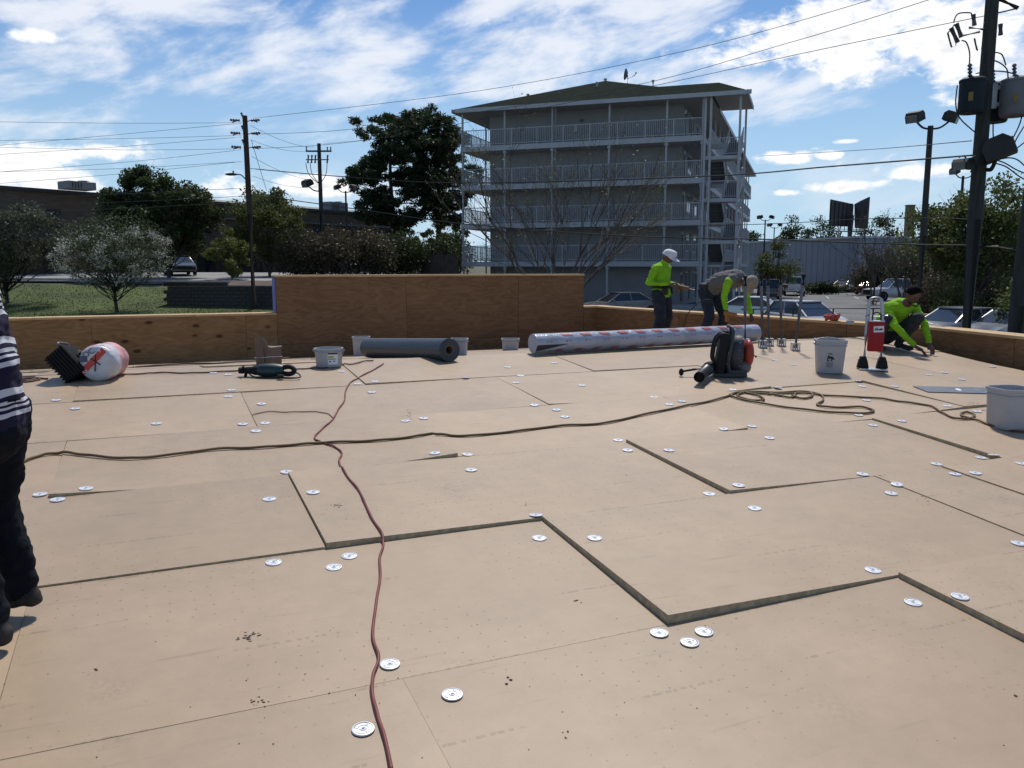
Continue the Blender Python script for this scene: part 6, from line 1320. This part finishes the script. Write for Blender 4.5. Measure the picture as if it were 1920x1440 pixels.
def person(label, M, bones, mats, head, extra=(), vox=.0085, wr=.011):
    """bones: (p0, p1, r0, r1, zone[, squash]); all joined into one continuous skin, then coloured by zone"""
    root = thing('person', label, 'person', M=M); q = MB(); B = []
    for bn in bones:
        p0, p1, r0, r1, z = bn[:5]; p0, p1 = Vector(p0), Vector(p1); B.append((p0, p1, r0, r1, z)); d = p1 - p0; L_ = d.length
        u = d.normalized() if L_ > 1e-6 else Vector((0, 0, 1)); n = 10; pts = []; rad = []
        for k in range(4): t = k / 4 * math.pi / 2; pts.append(p0 - u * r0 * math.cos(t)); rad.append(max(r0 * math.sin(t), r0 * .05))
        for k in range(n + 1): pts.append(p0 + d * k / n); rad.append(r0 + (r1 - r0) * k / n)
        for k in range(3, -1, -1): t = k / 4 * math.pi / 2; pts.append(p1 + u * r1 * math.cos(t)); rad.append(max(r1 * math.sin(t), r1 * .05))
        s0 = len(q.v); q.tube(pts, rad, 14)
        if len(bn) > 5:                      # squash about the bone axis: (axis vector, factor)
            ax, fk = Vector(bn[5][0]).normalized(), bn[5][1]; c = (p0 + p1) / 2
            for i in range(s0, len(q.v)):
                v = Vector(q.v[i]); t = (v - p0).dot(u); base = p0 + u * t; o = v - base; o -= ax * (o.dot(ax) * (1 - fk)); q.v[i] = tuple(base + o)
    hp, hr, hz = head                        # head: centre, rotation matrix, zone
    def hadd(c, r, n=16, k=12): q.ell(Vector(hp) + hr @ Vector(c), r, n, k, hr)
    hadd((0, 0, .015), (.077, .095, .108)); hadd((0, .025, -.055), (.058, .070, .062)); hadd((0, .098, -.012), (.014, .022, .020), 8, 6); hadd((0, .100, .005), (.010, .012, .03), 8, 6); hadd((0, .082, -.062), (.026, .012, .009), 8, 6); hadd((0, .080, .032), (.05, .014, .012), 8, 6)
    for s in (-1, 1): hadd((s * .079, -.004, -.005), (.012, .022, .032), 8, 6)
    me = bpy.data.meshes.new('body'); me.from_pydata(q.v, [], q.f); tmp = bpy.data.objects.new('tmp_body', me); COL.objects.link(tmp)
    md = tmp.modifiers.new('r', 'REMESH'); md.mode = 'VOXEL'; md.voxel_size = vox; ms = tmp.modifiers.new('s', 'SMOOTH'); ms.factor = .5; ms.iterations = 4
    bpy.context.view_layer.update(); dg = bpy.context.evaluated_depsgraph_get(); nm = bpy.data.meshes.new_from_object(tmp.evaluated_get(dg)); bpy.data.objects.remove(tmp)
    zn = list(mats.keys()); nm.materials.clear()
    for z in zn: nm.materials.append(mats[z])
    n = len(nm.vertices); co_ = np.empty(n * 3); nm.vertices.foreach_get('co', co_); co_ = co_.reshape(-1, 3)
    best = np.full(n, 1e9); zi = np.zeros(n, int)
    for (p0, p1, r0, r1, z) in B + [(Vector(hp), Vector(hp) + Vector((0, 0, .001)), .105, .105, head[2])]:
        a = np.array(p0); d = np.array(p1 - p0); L2 = max(d @ d, 1e-9); t = np.clip(((co_ - a) @ d) / L2, 0, 1); dist = np.linalg.norm(co_ - a - t[:, None] * d, axis=1) - (r0 + (r1 - r0) * t)
        m_ = dist < best; best[m_] = dist[m_]; zi[m_] = zn.index(z)
    nrm = np.empty(n * 3); nm.vertices.foreach_get('normal', nrm); nrm = nrm.reshape(-1, 3)
    cloth = np.array([0.0 if z in ('skin', 'glove') else 1.0 for z in zn])[zi]
    w = np.array([noise.noise(Vector(c * np.array((9, 9, 15)))) * .8 + noise.noise(Vector(c * np.array((20, 20, 36)))) * .8 for c in co_]) * wr * cloth
    nm.vertices.foreach_set('co', (co_ + nrm * w[:, None]).ravel())
    fz = [max(set(z), key=z.count) for z in ([zi[v] for v in p.vertices] for p in nm.polygons)]
    nm.polygons.foreach_set('material_index', fz); nm.polygons.foreach_set('use_smooth', [True] * len(nm.polygons)); nm.update()
    obj('body', nm, root)
    for s in (-1, 1):
        q = MB(); q.ell(Vector(hp) + hr @ Vector((s * .031, .089, .012)), (.011, .006, .006), 8, 6, hr); q.build('eye', HAIR, root, 60)
    return root
def hand(wrist, d, palm, side, L_=.18, curl=.5, zone='skin'):
    """palm plus five bent fingers; d pointing along the hand, palm = palm normal, side = thumb side"""
    w, d, p, s = Vector(wrist), Vector(d).normalized(), Vector(palm).normalized(), Vector(side).normalized(); o = []
    k = w + d * L_ * .48; o.append((w, w + d * L_ * .42, .026, .030, zone, (p, .62)))
    for i, (f, l) in enumerate(((.030, .40), (.010, .46), (-.010, .43), (-.029, .34))):
        a = w + d * L_ * .46 + s * f; b = a + (d * math.cos(curl) + p * math.sin(curl)) * L_ * l * .5; c = b + (d * math.cos(curl * 2.3) + p * math.sin(curl * 2.3)) * L_ * l * .5
        o += [(a, b, .0105, .0098, zone), (b, c, .0095, .008, zone)]
    a = w + d * L_ * .14 + s * .026; b = a + (d * .7 + s * .6 + p * .3).normalized() * L_ * .26; c = b + (d * .8 + p * .6 + s * .1).normalized() * L_ * .18
    return o + [(a, b, .0125, .011, zone), (b, c, .0105, .009, zone)]
def leg(h, k, a, toe, pz='pants', sz='shoe', r=(.088, .062, .050)):
    h, k, a, toe = map(Vector, (h, k, a, toe)); f = (toe - a); f.z = 0; f.normalize()
    return [(h, k, r[0], r[1], pz), (k, k.lerp(a, .35), r[1], r[1] * .98, pz), (k.lerp(a, .35), a + Vector((0, 0, .02)), r[1] * .98, r[2], pz), (a + Vector((0, 0, -.01)) - f * .03, a + Vector((0, 0, -.045)) - f * .045, .042, .040, sz), (a + Vector((0, 0, -.04)) - f * .02, toe, .042, .036, sz, ((0, 0, 1), .9))]
def arm(s, e, w, sz='shirt', cuff=1.0, r=(.060, .046, .036), fz='skin'):
    s, e, w = map(Vector, (s, e, w)); o = [(s, e, r[0], r[1], sz)]
    if cuff >= 1: o += [(e, e.lerp(w, .94), r[1], r[2], sz)]
    else: o += [(e, w, r[1] * .8, r[2] * .75, fz)]
    return o
def face(f): f = Vector(f).normalized(); return Matrix.Rotation(math.atan2(f.y, f.x) - math.pi / 2, 4, 'Z')
def cap(root, hp, hr, m, brim=True, bdir=1):
    q = MB(); V = []; n = 20
    prof = [(1.0, -.012), (1.01, .012), (.97, .045), (.86, .074), (.60, .094), (.25, .102), (0, .103)]
    for (k, z) in prof:
        for a in range(n): t = 6.2832 * a / n; V.append(Vector(hp) + hr @ Vector((math.cos(t) * .088 * k, math.sin(t) * .106 * k - .004, z + .028)))
    q.add(V, [(i * n + a, i * n + (a + 1) % n, (i + 1) * n + (a + 1) % n, (i + 1) * n + a) for i in range(len(prof) - 1) for a in range(n)])
    c_ = q.build('cap', m, root, 60)
    q = MB(); P = []; k = 12
    for a in range(k + 1):
        t = math.pi * a / k; x, y = math.cos(t), math.sin(t); P.append(((x * .082, y * .092 * .98 + .0, .022), (x * .074, .055 + y * .140, .024 - .030 * y - .03 * x * x)))
    V = [Vector(hp) + hr @ Vector(p) for ab in P for p in ab]; V2 = [v + hr @ Vector((0, 0, .006)) for v in V]; nn = len(V); q.add(V + V2, [(2 * a, 2 * a + 1, 2 * a + 3, 2 * a + 2) for a in range(k)] + [(nn + 2 * a + 2, nn + 2 * a + 3, nn + 2 * a + 1, nn + 2 * a) for a in range(k)] + [(2 * a + 1, nn + 2 * a + 1, nn + 2 * a + 3, 2 * a + 3) for a in range(k)])
    q.build('cap_brim', m, c_, 40)
def hairdo(root, hp, hr, full=True):
    q = MB(); q.ell(Vector(hp) + hr @ Vector((0, -.014, .038)), (.084, .098, .096), 18, 12, hr); q.build('hair', HAIR, root, 60)
RX = lambda a: Matrix.Rotation(R(a), 3, 'X'); RZ = lambda a: Matrix.Rotation(R(a), 3, 'Z')
MT_ = dict(shirt=NEON, skin=SKIN2, pants=JEAN, shoe=BOOT)
# 1: standing, white cap, looking down at the tool in his hands
Yw = 14.2; x = (1238 - 960) / F * Yw; g0 = Vector((x, Yw, deck_z(x, Yw))); H_ = at(1245, 461, Yw).z - g0.z; s_ = H_ / 1.80
M = Matrix.Translation(g0) @ face((.80, -.60)) @ Matrix.Diagonal((s_ * 1.28, s_ * 1.28, s_, 1))
hp = Vector((0, .105, 1.605)); hr = RX(-28)
bn = [((0, -.005, .98), (0, .0, 1.12), .150, .150, 'shirt', ((0, 1, 0), .78)), ((0, .0, 1.12), (0, .0, 1.34), .155, .165, 'shirt', ((0, 1, 0), .74)), ((-.12, .0, 1.40), (.12, .0, 1.40), .085, .085, 'shirt'), ((0, .01, 1.40), (0, .05, 1.50), .085, .062, 'shirt'), ((0, .04, 1.47), (0, .08, 1.55), .056, .054, 'skin'), ((0, -.01, .93), (0, -.01, .99), .145, .145, 'pants', ((0, 1, 0), .8)), ((0, 0, .965), (0, 0, .975), .158, .158, 'shirt', ((0, 1, 0), .80))]
bn += arm((-.185, 0, 1.40), (-.25, -.06, 1.14), (-.15, .20, 1.08)) + arm((.185, 0, 1.40), (.26, -.07, 1.13), (.13, .17, 1.11))
bn += hand((-.14, .22, 1.075), (.45, .85, -.1), (.6, -.2, -.7), (.2, .2, .9), curl=.7) + hand((.12, .19, 1.11), (-.35, .9, -.15), (-.5, -.2, -.8), (-.2, .2, .9), curl=.7)
bn += leg((-.095, 0, .93), (-.12, .05, .50), (-.13, -.03, .105), (-.15, .15, .04), r=(.102, .080, .070)) + leg((.095, 0, .93), (.15, .08, .50), (.18, .02, .105), (.20, .20, .04), r=(.102, .080, .070))
w1 = person('person in a neon green shirt and white cap standing behind the wrapped membrane roll', M, bn, MT_, (hp, hr, 'skin'))
cap(w1, hp, hr, CAPW)
q = MB(); q.lathe([(.160, 0), (.166, .0), (.168, .035), (.160, .055)], 24, Matrix.Translation((0, 0, 1.03)) @ Matrix.Diagonal((1, .80, 1, 1))); q.bbox((-.15, .04, .99), (.06, .12, .14), .02); q.bbox((.10, .11, .98), (.10, .06, .13), .02); q.tube([(-.12, .10, 1.05), (-.13, .11, .93)], .012, 6); q.build('tool_belt', BELT, w1, 40)
M1 = M
def held(M, nm, lab, q, m, cat='tool'): return tag(q.build(nm, m, smooth=40, M=M), lab, cat)
q = MB(); q.bbox((-.02, .31, 1.06), (.05, .24, .06), .015, (R(-12), 0, R(-8))); q.bbox((-.02, .26, 1.0), (.045, .05, .10), .012); q.tube([(-.03, .42, 1.03), (-.04, .50, 1.01)], .012, 8); held(M, 'hand_drill', 'brownish hand drill held by the standing person', q, mat('tool_tan', (.16, .09, .03), .6))
# 2: bending forward over the parapet side
Yw = 13.1; x = (1337 - 960) / F * Yw; g0 = Vector((x, Yw, deck_z(x, Yw))); M = Matrix.Translation(g0) @ face((.66, -.75)) @ Matrix.Diagonal((1.12, .98, .93, 1))
hp = Vector((.02, .66, 1.03)); hr = RZ(-14) @ RX(-78)
bn = [((0, -.06, .93), (0, .12, 1.05), .145, .150, 'tee', ((1, 0, 0), 1.0)), ((0, .12, 1.05), (0, .38, 1.09), .150, .160, 'tee'), ((-.12, .42, 1.08), (.12, .42, 1.08), .095, .095, 'tee'), ((0, .46, 1.06), (.01, .55, 1.05), .07, .058, 'skin'), ((.01, .54, 1.05), (.02, .62, 1.04), .055, .055, 'skin'), ((0, -.10, .88), (0, -.04, .95), .14, .14, 'pants')]
bn += arm((.205, .42, 1.05), (.25, .38, .80), (.24, .42, .60)) + arm((-.195, .44, 1.05), (-.20, .46, .78), (-.16, .56, .52))
bn += hand((.24, .42, .58), (0, .2, -1), (-.9, .2, 0), (0, 1, .1), curl=.75) + hand((-.16, .57, .50), (0, .25, -1), (.9, .2, 0), (0, 1, .1), curl=.6)
bn += leg((.10, -.10, .88), (.13, .04, .47), (.15, -.08, .105), (.17, .10, .04), r=(.105, .080, .072)) + leg((-.10, -.10, .88), (-.13, .10, .48), (-.14, .04, .105), (-.16, .22, .04), r=(.105, .080, .072))
w2 = person('person in a grey tee over neon sleeves bending down by the fastening tools', M, bn, dict(shirt=NEON, tee=GTEE, skin=SKIN2, pants=JEAN, shoe=BOOT), (hp, hr, 'skin'))
cap(w2, hp, hr, CAPG)
q = MB(); q.bbox((.15, -.08, .90), (.07, .14, .20), .02); q.tube([(.14, -.16, .96), (.0, -.22, .99), (-.14, -.16, .96)], .022, 6); q.build('tool_belt', BELT, w2, 40)
q = MB(); q.bbox((.24, .50, .52), (.05, .22, .07), .015, (R(-8), 0, 0)); q.bbox((.24, .44, .45), (.045, .05, .12), .012); held(M, 'hand_drill', 'orange brown drill held by the bending person', q, mat('tool_orange', (.32, .12, .02), .6))
P_ = [M @ Vector(p) for p in ((.24, .42, .42), (.36, .2, .75), (.5, -.05, .55), (.62, -.1, .2))]; P_.append(Vector((P_[-1].x - .25, P_[-1].y, deck_z(P_[-1].x, P_[-1].y) + .02))); q = MB(); q.tube(curve_pts(P_, 8), .007, 6); tag(q.build('drill_cord', PLAST, smooth=60), 'thin dark cord hanging from the drill of the bending person', 'cord')
# 3: squatting by the low parapet, bare-headed, both hands on the boards
g0 = top(1680, 656); Yw = g0.y; M = Matrix.Translation(g0) @ face((.16, -.98)) @ Matrix.Diagonal((1.05, 1.0, .93, 1))
hp = Vector((-.05, .20, .775)); hr = RZ(4) @ RX(-36)
bn = [((0, -.24, .28), (0, -.20, .42), .150, .150, 'shirt', ((0, 1, 0), .9)), ((0, -.20, .42), (-.02, -.02, .58), .150, .150, 'shirt'), ((-.16, .02, .60), (.13, .02, .60), .085, .085, 'shirt'), ((-.03, .06, .62), (-.04, .12, .68), .07, .058, 'skin'), ((-.04, .12, .68), (-.05, .17, .72), .055, .055, 'skin'), ((0, -.25, .20), (0, -.24, .26), .15, .15, 'pants')]
bn += arm((.185, .02, .60), (.18, .22, .36), (.00, .36, .10)) + arm((-.20, .02, .60), (-.255, .16, .36), (-.24, .30, .13))
bn += hand((-.01, .37, .085), (-.55, .45, -.45), (-.2, .2, -1), (.3, .9, .1), curl=.5) + hand((-.24, .31, .11), (.0, .6, -.7), (.3, .1, -.9), (.9, .2, .2), curl=.5)
bn += leg((.12, -.22, .24), (.235, .14, .44), (.24, -.06, .105), (.27, .14, .04), r=(.095, .075, .054)) + leg((-.10, -.22, .24), (-.14, .20, .46), (-.06, -.02, .105), (-.08, .18, .04), r=(.095, .075, .054))
w3 = person('person in a neon green shirt squatting with both hands on the boards', M, bn, dict(shirt=NEON, skin=SKIN2, pants=JEAN2, shoe=BOOT), (hp, hr, 'skin'))
hairdo(w3, hp, hr)
q = MB(); q.tube([Vector(hp) + Vector((.045, -.02, -.075)), Vector(hp) + Vector((.05, .04, -.13)), Vector(hp) + Vector((.0, .075, -.155)), Vector(hp) + Vector((-.05, .04, -.13)), Vector(hp) + Vector((-.045, -.02, -.075))], .010, 6); q.build('collar', BELT, w3, 40)
# 4: walking out of the picture, striped shirt
g0 = Vector((-1.985, 3.05, 0)); g0.z = btop(-1.9, 3.0); M = Matrix.Translation(g0) @ face((-1, .10))
hp = Vector((0, .22, 1.60)); hr = RX(-18)
bn = [((0, -.01, .86), (0, -.005, 1.05), .158, .152, 'shirt', ((0, 1, 0), .84)), ((0, -.005, 1.05), (0, .06, 1.30), .152, .165, 'shirt', ((0, 1, 0), .80)), ((-.13, .11, 1.40), (.13, .11, 1.40), .088, .088, 'shirt'), ((0, .11, 1.42), (0, .16, 1.50), .075, .06, 'shirt'), ((0, .15, 1.48), (0, .19, 1.55), .056, .055, 'skin'), ((0, -.02, .82), (0, -.02, .92), .145, .145, 'pants', ((0, 1, 0), .86))]
bn += arm((.19, .11, 1.40), (.26, .14, 1.12), (.24, .34, .98), cuff=.5) + arm((-.19, .11, 1.40), (-.25, .20, 1.12), (-.22, .38, 1.0), cuff=.5)
bn += hand((.24, .35, .97), (-.2, .9, -.2), (-.8, 0, -.3), (-.2, .2, .9)) + hand((-.22, .39, .99), (.2, .9, -.2), (.8, 0, -.3), (.2, .2, .9))
bn += leg((-.10, -.01, .86), (-.12, .015, .48), (-.12, -.05, .105), (-.13, .13, .04), r=(.104, .080, .070)) + leg((.10, -.01, .86), (.12, .07, .50), (.14, .01, .14), (.13, .18, .05), r=(.104, .080, .070))
w4 = person('person in a navy and white striped shirt and dark jeans walking past', M, bn, dict(shirt=STRIPE, skin=SKIN, pants=mat('black_jeans', (.007, .009, .014), .9, .3, 14, bump=.4, bscale=30, spec=.15), shoe=BOOT), (hp, hr, 'skin'))
hairdo(w4, hp, hr)
